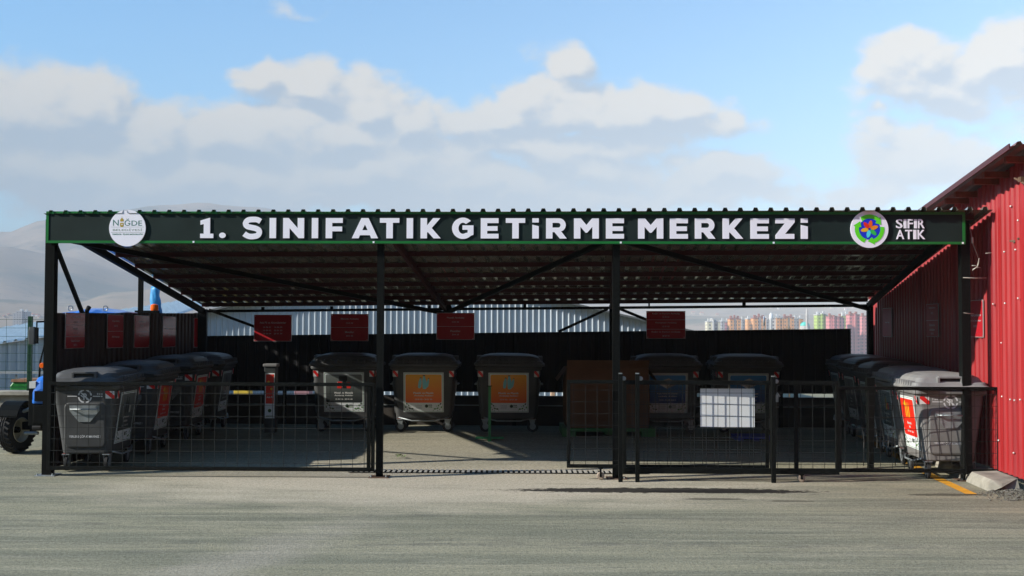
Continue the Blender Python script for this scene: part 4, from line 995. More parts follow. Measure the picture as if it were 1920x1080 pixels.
def caster_wheel(par, x, z=.0, y=0., top=.13):
    m = MB(); m.box(x-.012, x+.012, y-.032, y-.026, .05, top, black); m.box(x-.012, x+.012, y+.026, y+.032, .05, top, black); m.box(x-.03, x+.03, y-.035, y+.035, top-.01, top+.005, black); c = m.build("caster", par)
    m = MB(); m.M = Matrix.Translation((x, y, .052)); m.lathe([(.042, -.022), (.051, -.015), (.051, .015), (.042, .022)], mat("caster_tyre", (.33, .26, .20), .7, var=.2), 20, 'y'); wh = m.build("wheel", c)
    m = MB(); m.M = Matrix.Translation((x, y, .052)); m.lathe([(.016, -.034), (.016, .034)], black, 10, 'y'); m.build("hub", c)
pA = panel("mesh_fence", 92, 704, 1.245, .085, .03, "long black wire mesh fence panel between the left front post and the second post", "fence", brail=.05)
m_ = MB(); x1 = xfront(704)-xfront(92); m_.box(x1-.10, x1-.055, -.03, .03, .10, 1.20, black); m_.build("latch_upright", pA)
gA = panel("sliding_gate", 1063, 1440, 1.295, .155, -.02, "shorter black mesh gate leaf sticking out left of the third front post", "gate", group=None, brail=.045)
caster_wheel(gA, xfront(1126)-xfront(1063), top=.155)
gB = panel("sliding_gate", 1166, 1566, 1.30, .10, -.13, "wider black mesh gate leaf that carries the blank white sheet", "gate", rail=.055, brail=.075, uprights=(1442, 1487), off=.07)
caster_wheel(gB, xfront(1496)-xfront(1166), top=.10)
m_ = MB(); x_ = xfront(1448)-xfront(1166); m_.box(x_-.03, x_+.03, -.07, -.03, 1.03, 1.12, steel); m_.tube([(x_-.02, -.05, 1.08), (x_+.02, -.08, 1.15), (x_+.05, -.06, 1.10)], .008, steel); m_.build("lock", gB)
pC = panel("mesh_fence", 1568, 1872, 1.225, .115, -.03, "black mesh fence panel before the right row of bins, reaching the red wall", "fence", brail=.05)
m_ = MB(); x_ = xfront(1812)-xfront(1568); m_.box(x_-.06, x_-.02, -.03, .03, .1, 1.2, black); m_.build("latch_upright", pC)
for px, zt_, zb_, y_, lab in ((1160.5, 1.385, .0, -.22, "thin black guide post with a pale tip, at the wider gate leaf's left edge"), (1191.5, 1.385, .0, -.22, "thin black guide post with a pale tip, the free-standing one inside the wider gate leaf"), (1442, 1.355, -.0, -.22, "thin black guide post right of the white sheet")):
    X_ = xfront(px); m_ = MB(); y0 = Yf(X_)+y_; m_.box(X_-.026, X_+.026, y0-.026, y0+.026, 0, zt_, blackd); m_.box(X_-.022, X_+.022, y0-.022, y0+.022, zt_, zt_+.012, steel)
    o = m_.build("guide_post"); tag(o, lab, "post", "gate guide posts")
    m_ = MB(); m_.M = Matrix.Translation((X_+.045, y0+.03, zt_-.06)); m_.lathe([(.022, -.03), (.028, -.025), (.028, .025), (.022, .03)], steel, 10, 'y'); m_.build("guide_roller", o)
wsh = mat("white_sheet", (.74, .76, .76), .5, var=.04, scale=3)
P = at(1313, 728.5, Yf(2.8)-.06); Q = at(1415, 801, Yf(2.8)-.06)
m_ = MB(); m_.add([(P.x, P.y, P.z), (Q.x, Q.y, P.z), (Q.x, Q.y, Q.z), (P.x, P.y, Q.z), (P.x, P.y+.006, P.z), (Q.x, Q.y+.006, P.z), (Q.x, Q.y+.006, Q.z), (P.x, P.y+.006, Q.z)], [(3, 2, 1, 0), (4, 5, 6, 7), (0, 1, 5, 4), (2, 3, 7, 6), (1, 2, 6, 5), (3, 0, 4, 7)], wsh)
tag(m_.build("blank_sheet"), "blank white sheet fixed behind the mesh of the wider gate leaf", "sheet")
# short inner post beside the right bins and a bent loose mesh
m_ = MB(); g_ = Vector(at(1632, 800, 15.9)); m_.loft([[(g_.x-.035, 15.87, .015), (g_.x+.035, 15.87, .015), (g_.x+.035, 15.94, .015), (g_.x-.035, 15.94, .015)], [(g_.x-.055, 15.86, 1.3), (g_.x+.055, 15.86, 1.3), (g_.x+.055, 15.95, 1.3), (g_.x-.055, 15.95, 1.3)]], black)
m_.box(g_.x-.1, g_.x+.1, 15.8, 16.0, gz(15.9)+.001, .025, steel); tag(m_.build("short_post"), "short black post on a steel foot, standing left of the right row of bins", "post")
m_ = MB(); rl = random.Random(9)
def mp(i, j): return Vector((5.0+.045*i+.012*math.sin(j*1.3), 16.35+.05*math.sin(i*.9)+.02*j, .28+.105*j+.012*math.sin(i*1.7+j)))
for i in range(0, 11, 2): m_.tube([mp(i, j) for j in range(8)], .003, wirem, 4)
for j in range(0, 8): m_.tube([mp(i, j) for i in range(11)], .003, wirem, 4)
m_.beam((5.0, 16.36, .03), mp(0, 1), .01, .01, wirem); m_.beam((5.45, 16.36, .03), mp(10, 1), .01, .01, wirem)
tag(m_.build("bent_mesh"), "crumpled galvanised wire mesh leaning beside the right row of bins", "wire mesh")

# drain channel
grm = mat("grate_concrete", (.40, .38, .33), .8, var=.2); m_ = MB()
x0, x1 = at(655, 882, 15.75).x, at(1212, 882, 15.75).x; n_ = 56
ya = lambda x: 15.72-.02*x*.6
dg = empty("drain_grate", (0, 0, 0)); tag(dg, "narrow slotted drain grate running across the sunlit ground under the canopy front", "drain")
m_.add([(x0, ya(x0)-.14, gz(15.7)+.006), (x1, ya(x1)-.14, gz(15.7)+.006), (x1, ya(x1)+.14, gz(15.7)+.008), (x0, ya(x0)+.14, gz(15.7)+.010)], [(0, 1, 2, 3)], mat("drain_dark", (.006, .006, .006), .9, var=0)); m_.build("channel", dg)
m_ = MB()
for k in range(n_):
    x = x0+(x1-x0)*(k+.5)/n_; s = .5*(x1-x0)/n_*.86; z = gz(15.7)
    m_.box(x-s*.62, x+s*.62, ya(x)-.14, ya(x)+.14, z+.011, z+.020, grm)
m_.build("grate", dg)

# ------------------------------------------------------------------ left of the canopy: tractor, fence, crates, sheds
tb = mat("tractor_blue", (.01, .13, .52), .35, var=.08, spec=.5, coat=.3); cream = mat("wheel_cream", (.70, .66, .50), .5, var=.2); org = mat("orange_lens", (.85, .13, .005), .25, var=0)
glass = mat("mirror_back", (.07, .075, .075), .35, var=.1)
TX0, TY0 = -6.93, 17.75
tr = empty("tractor", (TX0, TY0, gz(18))); tag(tr, "blue tractor parked beyond the left wall, one front wheel and its blue roof showing", "tractor")
def tadd(m, n, p=None): return m.build(n, p or tr)
for s in (-1, 1):
    m = MB(); wx = s*.60; RS = Matrix.Scale(.90, 4); m.M = Matrix.Translation((wx, -.25, .337)) @ Matrix.Rotation(R(-14), 4, 'Z') @ RS
    prof = [(.20, -.10), (.30, -.115), (.355, -.10), (.372, -.06), (.375, 0), (.372, .06), (.355, .10), (.30, .115), (.20, .10)]
    m.smooth = True; m.lathe(prof, rubber, 40, 'x', False); m.smooth = False
    for k in range(26):
        a = 2*math.pi*k/26
        for q in (-1, 1):
            m.beam((q*.03, .372*math.cos(a), .372*math.sin(a)), (q*.115, .350*math.cos(a+.13), .350*math.sin(a+.13)), .03, .035, rubber, (0, math.cos(a), math.sin(a)))
    for q in (-.045, 0, .045): m.M = m.M; m.lathe([(.376, q-.012), (.388, q), (.376, q+.012)], rubber, 40, 'x', False)
    fwh = tadd(m, "front_wheel")
    m = MB(); m.M = Matrix.Translation((wx, -.25, .337)) @ Matrix.Rotation(R(-14), 4, 'Z') @ RS; m.lathe([(.06, -.05), (.19, -.055), (.205, -.105), (.215, -.10), (.20, 0), (.215, .10), (.203, .105), (.192, .03), (.18, -.03), (.06, -.03)], cream, 28, 'x')
    m.lathe([(.05, -.12), (.055, -.02), (.05, .05)], black, 12, 'x'); tadd(m, "rim", fwh)
    m = MB(); pts = []
    for k in range(9):
        a = R(150-k*15) if s < 0 else R(150-k*15)
        pts.append((.42*math.cos(a), .42*math.sin(a)))
    V = []
    for (yy_, zz) in pts:
        for q in (-.15, .15): V += [(wx+q, -.25-yy_*.95, .337+zz), (wx+q, -.25-yy_*.95, .337+zz+.02)]
    Fc = []
    for k in range(8):
        b = 4*k; Fc += [(b, b+2, b+6, b+4), (b+1, b+5, b+7, b+3), (b, b+4, b+5, b+1), (b+2, b+3, b+7, b+6)]
    m.add(V, Fc, black); tadd(m, "fender")
    m = MB(); m.M = Matrix.Translation((s*.565, 1.9, .70)) @ Matrix.Scale(.82, 4, (1, 0, 0)); m.lathe([(.32, -.17), (.62, -.19), (.70, -.15), (.70, .15), (.62, .19), (.32, .17)], rubber, 36, 'x', False)
    for k in range(20):
        a = 2*math.pi*k/20; m.beam((-.17, .70*math.cos(a), .70*math.sin(a)), (.17, .70*math.cos(a+.12), .70*math.sin(a+.12)), .05, .05, rubber, (0, math.cos(a), math.sin(a)))
    rw_ = tadd(m, "rear_wheel"); m = MB(); m.M = Matrix.Translation((s*.565, 1.9, .70)) @ Matrix.Scale(.82, 4, (1, 0, 0)); m.lathe([(.33, -.12), (.12, -.06), (.12, .06), (.33, .12)], cream, 24, 'x'); tadd(m, "rim", rw_)
m = MB(); m.beam((-.5, -.25, .40), (.5, -.25, .40), .10, .12, black); m.box(-.17, .17, -.70, -.15, .46, .74, black)
for q in range(4): m.tube([(-.24, -.5+q*.01, .40+q*.13), (-.10, -.5, .40+q*.13)], .055, rubber, 10)
m.box(-.30, .30, -.55, 1.3, .42, .82, black); m.tube([(-.42, -.4, .30), (-.2, -.4, .30)], .03, steel, 8); m.tube([(-.46, -.35, .62), (-.30, -.4, .68)], .03, steel); bevel(tadd(m, "front_axle"), .02)
m = MB(); S = []
for (y, w_, z1) in ((-.70, .15, .98), (-.66, .20, 1.10), (-.5, .23, 1.17), (.0, .26, 1.22), (.9, .29, 1.28)):
    S.append([(-w_, y, .76), (w_, y, .76), (w_, y, z1-.15), (w_*.8, y, z1-.03), (w_*.4, y, z1), (-w_*.4, y, z1), (-w_*.8, y, z1-.03), (-w_, y, z1-.15)])
m.loft(S, tb); hd_ = tadd(m, "hood"); bevel(hd_, .02)
m = MB(); m.box(-.14, .14, -.72, -.69, .80, .95, black); m.box(-.245, -.17, -.67, -.40, .82, .98, black); tadd(m, "grille", hd_)
m = MB(); m.box(-.235, -.14, -.685, -.5, .99, 1.09, mat("head_lamp_glass", (.6, .62, .6), .15, var=0)); m.box(.14, .235, -.685, -.5, .99, 1.09, MATS["head_lamp_glass"]); tadd(m, "headlight", hd_)
m = MB()
for s in (-1, 1):
    m.tube([(s*.36, .55, .95), (s*.38, .62, 1.25), (s*.38, .85, 1.75), (s*.40, 1.0, 2.04)], .022, black); m.tube([(s*.40, 2.3, .95), (s*.40, 2.2, 2.04)], .022, black)
    m.tube([(s*.40, 1.0, 2.04), (s*.40, 2.2, 2.04)], .022, black)
m.tube([(-.62, .6, 1.0), (-.61, .62, 1.35), (-.54, .66, 1.72), (-.42, .68, 1.76)], .018, black)
m.beam((-.40, 1.0, 2.04), (.40, 1.0, 2.04), .04, .04, black); tadd(m, "cab_frame")
m = MB(); S = []
for (y, z, w_) in ((.75, 2.10, .42), (.9, 2.14, .45), (1.4, 2.17, .46), (2.2, 2.15, .45), (2.4, 2.11, .43)):
    S.append([(-w_, y, z-.05), (w_, y, z-.05), (w_, y, z-.01), (w_*.45, y, z+.02), (w_*.25, y, z+.045), (-w_*.25, y, z+.045), (-w_*.45, y, z+.02), (-w_, y, z-.01)])
m.loft(S, tb); m.v = [(x+.06, y, z) for x, y, z in m.v]; rf = tadd(m, "cab_roof"); bevel(rf, .012)
for x in (-.27, .30):
    m = MB()
    for k in range(12):
        a = 2*math.pi*k/12; b = 2*math.pi*(k+1)/12; m.tube([(x+.04*math.cos(a), .95, 2.205+.04*math.sin(a)), (x+.04*math.cos(b), .95, 2.205+.04*math.sin(b))], .010, steel, 5)
    tadd(m, "lifting_eye", rf)
m = MB(); m.M = Matrix.Translation((.19, .4, 0)); m.smooth = True; m.tube([(0, 0, 1.2), (0, 0, 2.06), (.02, -.01, 2.16), (.06, -.03, 2.22)], .035, black, 10); tadd(m, "exhaust_pipe")
m = MB(); m.tube([(-.74, .75, 1.98), (-.40, .95, 2.0)], .014, black); mr_ = tadd(m, "mirror_arm")
m = MB(); m.loft([rring(.052, .03, .02, 1.62, 3, .0), rring(.058, .035, .02, 1.70, 3), rring(.058, .035, .02, 1.84, 3), rring(.048, .03, .02, 1.90, 3)], glass); m.v = [(x-.80, y+.75, z) for x, y, z in m.v]
m.box(-.745, -.71, .72, .78, 1.63, 1.89, black); m.tube([(-.73, .75, 1.88), (-.73, .75, 1.99)], .012, black); tadd(m, "mirror", mr_)
m = MB(); m.M = Matrix.Translation((-.36, .1, 1.30)) @ Matrix.Rotation(R(0), 4, 'X'); m.lathe([(.035, -.04), (.045, -.02), (.045, .03), (.02, .045)], org, 14, 'y'); m.beam((0, .02, -.04), (.1, .1, -.25), .03, .03, black); tadd(m, "indicator_lamp")
m = MB(); m.M = Matrix.Translation((.68, 2.3, 2.19)); m.lathe([(.065, 0), (.07, .03), (.062, .10), (.03, .115)], org, 16); bc = tadd(m, "beacon", rf)
m = MB(); m.box(.36, .75, 2.22, 2.36, 2.14, 2.19, black); tadd(m, "beacon_bracket", rf)
tarp = mat("blue_tarpaulin", (.04, .30, .62), .45, var=.25, scale=9, bump=.8, streak=(1, 1, .6))
m = MB(); rl = random.Random(4); S = []; P0 = at(294, 575, 20.7)
for k in range(26):
    t = k/25; z = 1.2+t*1.50; w_ = .125-.055*max(0, t-.45)/.55 + .006*math.sin(k*1.9); cx = P0.x+.005*math.sin(k*.8)-.03*t
    if k < 14: w_ += .008*math.sin(k*.9)
    S.append([(cx+(w_+.012*math.sin(5*a+k*.7))*math.cos(a), 20.7+(w_*.8+.012*math.cos(4*a+k))*math.sin(a), z) for a in [2*math.pi*j/18 for j in range(18)]])
m.smooth = True; m.loft(S, tarp); ub = m.build("wrapped_pole")
m = MB(); m.tube([(P0.x, 20.7, .12), (P0.x, 20.7, 1.25)], .03, steel); m.build("pole", ub)
tag(ub, "tall bundle wrapped in crinkled light blue tarpaulin standing behind the left wall", "wrapped pole")

# low concrete wall with mesh fence
m_ = MB(); m_.box(-18, -6.75, 20.9, 21.2, .08, .72, conc); m_.box(-18, -6.7, 20.82, 21.25, .72, .80, conc); tag(bevel(m_.build("retaining_wall"), .015), "low pale concrete wall behind the tractor's front wheel", "wall")
stone = mat("pale_stone", (.50, .48, .42), .85, var=.3, scale=12, bump=.5); rl = random.Random(12)
for k in range(7):
    x = at(2+k*9, 800, 20.6).x-.1; m_ = MB(); s = rl.uniform(.10, .17); L_ = []
    for j in range(5):
        ph = -1+2*j/4; rr = math.sqrt(max(.06, 1-ph*ph*.9)); L_.append([(s*rr*math.cos(a)*rl.uniform(.85, 1.1), s*rr*math.sin(a)*rl.uniform(.8, 1.1)*.8, s+s*ph*.95) for a in [2*math.pi*q/9 for q in range(9)]])
    m_.loft(L_, stone); m_.v = [(a+x, b+20.62, c+.12) for a, b, c in m_.v]
    tag(m_.build("pale_rock"), ["leftmost", "second", "third", "fourth", "fifth", "sixth", "rightmost"][k] + " of the pale rough rocks at the foot of the low concrete wall", "rock", "rocks along the low concrete wall")
gf = empty("chain_fence", (-7.5, 21.05, .8)); tag(gf, "tall thin wire mesh fence on a dark green post, left of the canopy", "fence"); fgreen = mat("fence_green", (.006, .05, .02), .45, var=.15)
zt_ = at(57, 593, 21.05).z
for X_ in (at(57, 600, 21.05).x, at(57, 600, 21.05).x-3, at(57, 600, 21.05).x-6):
    m_ = MB(); m_.box(X_-.035, X_+.035, 21.02, 21.09, .8, zt_, fgreen); o = m_.build("fence_post", gf); o.location = (7.5, -21.05, -.8)
m_ = MB(); X_ = -18
while X_ < -6.8: m_.beam((X_, 21.0, .82), (X_, 21.0, zt_-.04), .004, .004, fgreen); X_ += .35
z = .86
while z < zt_: m_.beam((-18, 21.0, z), (-6.75, 21.0, z), .006, .006, fgreen); z += .155
o = m_.build("wire_mesh", gf); o.location = (7.5, -21.05, -.8)
m_ = MB(); m_.beam((-16, 23.2, 1.03), (-6.6, 23.2, 1.05), .05, .05, galv)
for x in (-16, -13, -10, -9.7, -6.8): m_.beam((x-.12, 23.2, .1), (x, 23.2, 1.0), .03, .03, steel); m_.beam((x+.12, 23.2, .1), (x, 23.2, 1.0), .03, .03, steel)
tag(m_.build("metal_rail"), "long low galvanised rail on A-shaped legs, beyond the low concrete wall on the left", "rail")
cr = empty("green_cart", (at(52, 740, 22).x, 21.9, .1)); tag(cr, "green cart body with a brown top edge, beyond the tractor's front fender", "cart")
m_ = MB(); m_.loft([rring(.28, .3, .03, .72, 2), rring(.30, .3, .03, .95, 2), rring(.24, .3, .03, 1.03, 2)], mat("cart_green", (.015, .20, .03), .45, var=.1)); m_.v = [(a+.12, b, c-.2) for a, b, c in m_.v]; m_.build("body", cr)
m_ = MB(); m_.box(-.14, .40, -.32, .32, .83, .88, mat("brown_board", (.30, .15, .08), .7, var=.2)); m_.build("top_board", cr)
m_ = MB(); m_.box(-.1, .34, -.2, .2, .05, .52, black); m_.build("chassis", cr)

lsh = empty("left_shed", (-12, 26, 0)); tag(lsh, "low pale grey corrugated shed at the far left, its ribbed roof sloping back", "building")
a0, b0 = at(-260, 678, 26.), at(300, 600, 28.5); zl = lambda p: p.z
m_ = MB(); A_ = Vector((at(-400, 0, 25).x, 25, 1.05)); B_ = at(0, 645, 26.0); C2 = at(80, 633, 26.5); dirv = (C2-B_)/(C2.x-B_.x); W0 = B_+dirv*(-9); W1 = C2+dirv*2.4
m_.corr((W0.x, W0.y, .1), (W1.x, W1.y, .1), W0, W1, 75, .03, galvw, (0, -1, 0), (.25, .12)); o = m_.build("wall", lsh); o.location = (12, -26, 0)
m_ = MB(); off_ = Vector((1.9, 4.2, .82)); m_.corr(W0+Vector((0, -.12, .0)), W1+Vector((0, -.12, .0)), W0+off_, W1+off_+Vector((-.8, 0, 0)), 62, .05, mat("shed_roof", (.55, .62, .64), .35, metal=.3, var=.1), (0, -.2, 1), (.28, .14)); o = m_.build("roof", lsh); o.location = (12, -26, 0)
msh = empty("gable_shed", (0, 29, 0)); tag(msh, "wide pale corrugated gable shed seen through the gap above the rear wall", "building")
YG = 29.; ap = at(762, 500, YG); cl_, cr_ = at(300, 607, YG), at(1306, 625, YG)
m_ = MB()
m_.corr((cl_.x, YG, .1), (ap.x, YG, .1), cl_, ap, 42, .035, galvw, (0, -1, 0), (.22, .12)); m_.corr((ap.x, YG, .1), (cr_.x, YG, .1), ap, cr_, 49, .035, galvw, (0, -1, 0), (.22, .12)); o = m_.build("wall", msh); o.location = (0, -29, 0)
m_ = MB()
for p, q in ((cl_, ap), (ap, cr_)):
    up2 = Vector((0, 0, .05)); bk = Vector((0, 14, 0)); fo = Vector((0, -.25, 0)); e = (q-p).normalized()*.3
    p2, q2 = (p-e, q) if p is cl_ else (p, q+e)
    m_.add([p2+fo, q2+fo, q2+bk, p2+bk, p2+fo+up2, q2+fo+up2, q2+bk+up2, p2+bk+up2], [(0, 3, 2, 1), (4, 5, 6, 7), (0, 1, 5, 4), (1, 2, 6, 5), (2, 3, 7, 6), (3, 0, 4, 7)], mat("dull_roof_edge", (.12, .13, .13), .6, var=.2))
o = m_.build("roof", msh); o.location = (0, -29, 0)
# dead weed on top of the rear wall, beyond it
m_ = MB(); P0 = at(1480, 622, 23.5); rl = random.Random(2); twig = mat("dry_twig", (.16, .12, .07), .9, var=.3)
for k in range(26):
    a = rl.uniform(-1.2, 1.2); l_ = rl.uniform(.05, .15); b = Vector((P0.x+rl.gauss(0, .02), 23.5, P0.z-.05)); m_.tube([b, b+Vector((math.sin(a)*l_, rl.gauss(0, .02), math.cos(a)*l_+.03))], .006, twig, 4, r2=.003)
m_.tube([(P0.x, 23.5, .1), (P0.x, 23.5, P0.z)], .012, twig, 5); tag(m_.build("dry_weed"), "dry brown weed poking up behind the rear wall in front of the orange towers", "plant")

# ------------------------------------------------------------------ the town in the valley
def facade(name, base, win, sx=3.2, sz=3.0, fx=.45, fz=.5, c2=None, band=0):
    m = bpy.data.materials.new(name); m.use_nodes = True; N = m.node_tree.nodes; L = m.node_tree.links; p = N['Principled BSDF']; p.inputs['Roughness'].default_value = .8
    tc = N.new('ShaderNodeTexCoord'); s = N.new('ShaderNodeSeparateXYZ'); L.new(tc.outputs['Object'], s.inputs[0])
    def M(op, a, b=None):
        n = N.new('ShaderNodeMath'); n.operation = op
        for i, v in ((0, a), (1, b)):
            if v is None: continue
            if isinstance(v, (int, float)): n.inputs[i].default_value = v
            else: L.new(v, n.inputs[i])
        return n.outputs[0]
    fx_ = M('LESS_THAN', M('FRACT', M('DIVIDE', M('ADD', M('ADD', s.outputs[0], s.outputs[1]), 500), sx)), fx); fz_ = M('LESS_THAN', M('FRACT', M('DIVIDE', M('ADD', s.outputs[2], 500), sz)), fz)
    w_ = M('MULTIPLY', fx_, fz_); mx = N.new('ShaderNodeMix'); mx.data_type = 'RGBA'; mx.inputs[6].default_value = (*base, 1); mx.inputs[7].default_value = (*win, 1); L.new(w_, mx.inputs[0]); c = mx.outputs[2]
    if c2:
        st = M('LESS_THAN', M('FRACT', M('DIVIDE', M('ADD', s.outputs[0], 500), band)), .4); m2 = N.new('ShaderNodeMix'); m2.data_type = 'RGBA'; m2.inputs[7].default_value = (*c2, 1); L.new(st, m2.inputs[0]); L.new(c, m2.inputs[6]); c = m2.outputs[2]
    L.new(c, p.inputs['Base Color']); return m
win = (.07, .08, .10)
FA = {'orange': facade("orange_render", (.68, .32, .12), (.20, .13, .10)), 'white': facade("white_render", (.62, .60, .55), win, fx=.5), 'grey': facade("grey_render", (.33, .32, .32), win),
      'green': facade("green_render", (.38, .50, .12), (.16, .22, .07), fx=.5), 'pink': facade("pink_render", (.60, .21, .21), (.25, .10, .12), fx=.5), 'yellow': facade("yellow_white_render", (.62, .58, .42), win, fx=.4), 'mauve': facade("mauve_render", (.40, .16, .20), win)}
rc = mat("parapet_red", (.30, .12, .10), .8, var=.1); wc = mat("parapet_white", (.5, .5, .48), .8, var=.1)
Z0 = -24.
def tower(px0, px1, py, D, cols, label, group="apartment towers on the plain", top=wc, extra=()):
    P = at(px0, py, D); Q = at(px1, py, D); W = Q.x-P.x; H = P.z-Z0; dep = max(11, W*.8)
    o = empty("apartment_tower", ((P.x+Q.x)/2, D, Z0)); tag(o, label, "tower block", group)
    n = len(cols); x = -W/2; m = MB(); tot = sum(c[1] for c in cols)
    for i, (cn, wd, dz, dy) in enumerate(cols):
        w_ = W*wd/tot; m.box(x+.02, x+w_-.02, dy, dep-dy, 0, H+dz, FA[cn]); x += w_
    m.build("wall", o); m = MB(); x = -W/2
    for i, (cn, wd, dz, dy) in enumerate(cols):
        w_ = W*wd/tot; m.box(x-.2, x+w_+.2, dy-.3, dep-dy+.3, H+dz, H+dz+.8, top)
        if wd > .6: m.box(x+w_*.3, x+w_*.7, dep*.3, dep*.6, H+dz+.8, H+dz+3.2, top)
        x += w_
    m.build("roof", o); return o
Dt = 1000.
tower(1326, 1351, 604, Dt, [('yellow', 1, 0, 0), ('white', .35, 2.6, -.8), ('grey', .8, -1, 1), ('yellow', .5, 0, 0)], "white and yellow tower with a raised middle core, leftmost of the distant towers")
tower(1353, 1367, 602.5, 1160, [('grey', 1, 0, 0), ('pink', .5, -1, -.5), ('grey', .7, 0, .5)], "small greyish tower just right of the white and yellow one")
tower(1368.5, 1389.5, 599, Dt, [('orange', 1, 0, 0), ('white', .75, .8, 1.5), ('orange', 1, 0, 0)], "orange tower with a white centre strip, leftmost of the orange ones", top=rc)
tower(1390.5, 1398, 599.5, 1130, [('grey', 1, 0, 0), ('grey', .8, -1, 1)], "narrow grey tower right behind the leftmost orange one")
tower(1401.5, 1412, 598.6, 1040, [('orange', 1, 0, 0), ('white', .4, 0, 1)], "narrow orange tower left of the wide orange tower with the dish before it")
tower(1412.5, 1436.5, 597.5, Dt, [('orange', 1.1, 0, 0), ('white', .8, 1.2, 1.2), ('orange', 1, 0, 0)], "wide orange and white tower standing behind the white dish", top=rc)
tower(1437, 1442.5, 600, 1100, [('grey', 1, 0, 0), ('white', .3, 0, 0)], "sliver of dark grey tower left of the white chimney tower")
tower(1449.5, 1469, 597, Dt, [('white', .8, 0, 1), ('orange', 1, .5, 0), ('orange', .8, 0, .4)], "white and orange tower just right of the white chimney tower")
tower(1470, 1489, 596, Dt, [('orange', 1, 0, 0), ('yellow', .6, 1, 1), ('orange', 1, 0, 0)], "orange tower right behind the dry weed", top=rc)
tower(1489.5, 1506, 598, 1030, [('grey', 1, 0, .5), ('white', .4, .5, 1), ('orange', 1, 0, 0)], "grey and orange tower left of the green dome")
tower(1532, 1555, 591, Dt, [('green', .8, 0, 0), ('green', .3, 1.2, -1.5), ('green', .7, .3, 0), ('green', .5, -1, 1)], "bright green tower, the left of the two green ones")
tower(1555, 1570, 594.5, Dt-30, [('pink', .8, 0, 0), ('pink', .3, .8, -1), ('pink', .6, 0, 0)], "pink tower just right of the left green one", top=rc)
tower(1570.5, 1584, 595, 1020, [('pink', .5, 0, 0), ('mauve', .9, 0, .5), ('mauve', .5, -1, 1)], "dark mauve and pink tower between the two green towers", top=rc)
tower(1579, 1592.5, 592, 1070, [('green', .8, 0, 0), ('green', .7, .8, .8)], "green tower half hidden behind the mauve one")
tower(1592.8, 1612, 591, Dt-20, [('pink', 1, 0, 0), ('pink', .35, 1, -1.5), ('pink', .9, 0, 0)], "pink tower just left of the rear right post", top=rc)
tower(1616, 1631, 593.5, 1015, [('pink', .8, 0, 0), ('mauve', .6, 0, .6)], "pink tower seen in the narrow gap right of the rear right post", top=rc)
tower(24, 50, 584, 1500, [('grey', .6, -2, 0), ('grey', 1, 0, -1), ('grey', .7, -.6, .5)], "grey tower block alone on the plain at the far left", group=None)
# white slender tower, dish, mosque
P0 = at(1446, 617, 920.); zt = at(1446, 586.5, 920.).z; m_ = MB(); m_.M = Matrix.Translation((P0.x, 920, Z0)) @ Matrix.Diagonal((.68, .68, 1, 1)); H = zt-Z0
m_.smooth = True; m_.lathe([(2.0, 0), (1.6, H-6), (2.4, H-5.5), (2.4, H-1.5), (1.5, H-1.3), (1.4, H)], mat("tower_white", (.62, .63, .62), .6, var=.05), 14); tag(m_.build("white_tower"), "slender white round tower with a wider head, among the distant orange blocks", "tower")
m_ = MB(); P0 = at(1432.7, 601, 26.5); m_.smooth = True
m_.M = Matrix.Translation(P0) @ Matrix.Rotation(R(76), 4, 'Z') @ Matrix.Rotation(R(90), 4, 'X'); m_.lathe([(.001, .03), (.05, .022), (.085, .01), (.105, -.01), (.105, -.018), (.001, .02)], mat("dish_white", (.7, .7, .72), .4, var=0), 24)
ds = m_.build("dish_antenna"); tag(ds, "small white dish seen almost edge-on above the rear wall, before an orange tower", "dish")
m_ = MB(); m_.smooth = False; m_.tube([(P0.x+.02, P0.y+.03, .1), (P0.x+.02, P0.y+.03, P0.z)], .012, steel, 6); m_.build("mast", ds)
md = 950.; P0 = at(1515, 612, md); mq = empty("mosque", (P0.x, md, Z0)); tag(mq, "mosque with a turquoise dome and one minaret, between the orange and green towers", "mosque")
k_ = md/FPX; r_ = 8.8*k_; zd = at(1515, 611, md).z-Z0; stn = mat("mosque_stone", (.45, .42, .38), .8, var=.15, scale=.4); trq = mat("dome_turquoise", (.05, .50, .40), .45, var=.05)
m_ = MB(); m_.smooth = True; m_.M = Matrix.Translation((0, 10, zd)); m_.lathe([(r_*math.cos(R(a)), r_*.88*math.sin(R(a))) for a in range(0, 91, 9)], trq, 24); m_.build("dome", mq)
m_ = MB(); m_.M = Matrix.Translation((0, 10, 0)); m_.lathe([(r_*1.12, 0), (r_*1.12, zd-1.2), (r_*1.02, zd)], stn, 16); m_.box(-r_*1.25, r_*1.3, -r_, r_, 0, zd-5, stn); m_.build("drum", mq)
m_ = MB(); m_.M = Matrix.Translation((-3.0*k_, -2, 0)); m_.lathe([(1.1, 0), (1.0, zd+8), (1.5, zd+8.2), (1.0, zd+9), (.9, zd+12), (.05, zd+16)], stn, 10); m_.build("minaret", mq)
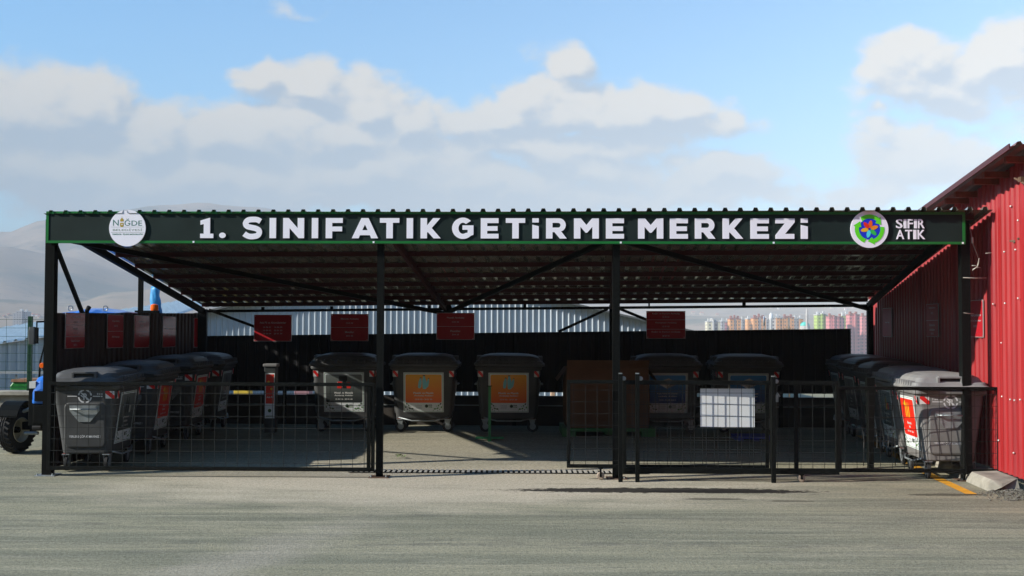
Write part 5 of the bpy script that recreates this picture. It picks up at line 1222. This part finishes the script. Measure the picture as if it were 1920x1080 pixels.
# scattered houses on the slopes
rl = random.Random(21); hm = [mat("far_house_white", (.6, .58, .55), .8, var=0), mat("far_house_cream", (.55, .45, .35), .8, var=0)]; rt_ = mat("far_roof_red", (.45, .14, .08), .8, var=0)
FH = [(1424, 578), (1430, 578.5), (1436, 577.5), (1446, 579), (1460, 580), (1300, 588), (1316, 590), (1345, 592), (1560, 580), (1585, 582), (1600, 579), (16, 592), (56, 594), (62, 593.5), (70, 594), (8, 597), (74, 597)]
hs = "tiny pale house on the slope, "
FL = [hs+t for t in ("leftmost of the row above the yellow and white tower", "second in the row left of the white round tower", "third in the row left of the white round tower", "just above the white round tower",
  "right of the white round tower's top", "beside the red paper board, left of all towers", "second from the red paper board", "above the grey tower beside the yellow one", "above the right part of the left green tower",
  "above the dark mauve tower", "nearest the rear right post", "left of the lone grey tower block", "first right of the lone grey tower block", "second right of the lone grey tower block", "nearest the left front post", "farthest left, by the picture edge", "low down, touching the left front post")]
for px, py in FH:
    D = 1300.
    while D < 4600 and at(px, py, D).z > terr(at(px, py, D).x, D): D += 20
    P = at(px, py, D); P.z = terr(P.x, D); g = P.z; m_ = MB(); kk = D/2150.; w_ = rl.uniform(1.5, 3.2)*kk; h = rl.uniform(2., 3.)*kk
    m_.box(-w_, w_, -5, 5, min(0, g-P.z)-4, h, rl.choice(hm)); m_.add([(-w_-.5, -5.5, h), (w_+.5, -5.5, h), (w_+.5, 5.5, h), (-w_-.5, 5.5, h), (-w_+.8, 0, h+1.5*kk), (w_-.8, 0, h+1.5*kk)], [(0, 1, 5, 4), (2, 3, 4, 5), (1, 2, 5), (3, 0, 4)], rt_)
    o = m_.build("far_house", loc=(P.x, D, P.z)); tag(o, FL[len(FL)-len(FH)+FH.index((px, py))], "house", "tiny houses on the slopes")

# ------------------------------------------------------------------ haze
hm_ = bpy.data.materials.new("haze_air"); hm_.use_nodes = True; N = hm_.node_tree.nodes; N.clear(); o_ = N.new('ShaderNodeOutputMaterial'); pv = N.new('ShaderNodeVolumePrincipled')
pv.inputs['Color'].default_value = (.97, .98, 1.0, 1); pv.inputs['Density'].default_value = HAZE_D = .00028; pv.inputs['Anisotropy'].default_value = -.4
hm_.node_tree.links.new(pv.outputs[0], o_.inputs['Volume'])
m_ = MB(); m_.box(-7800, 7800, -7800, 7800, -27, 575, hm_); tag(m_.build("haze"), kind='stuff')
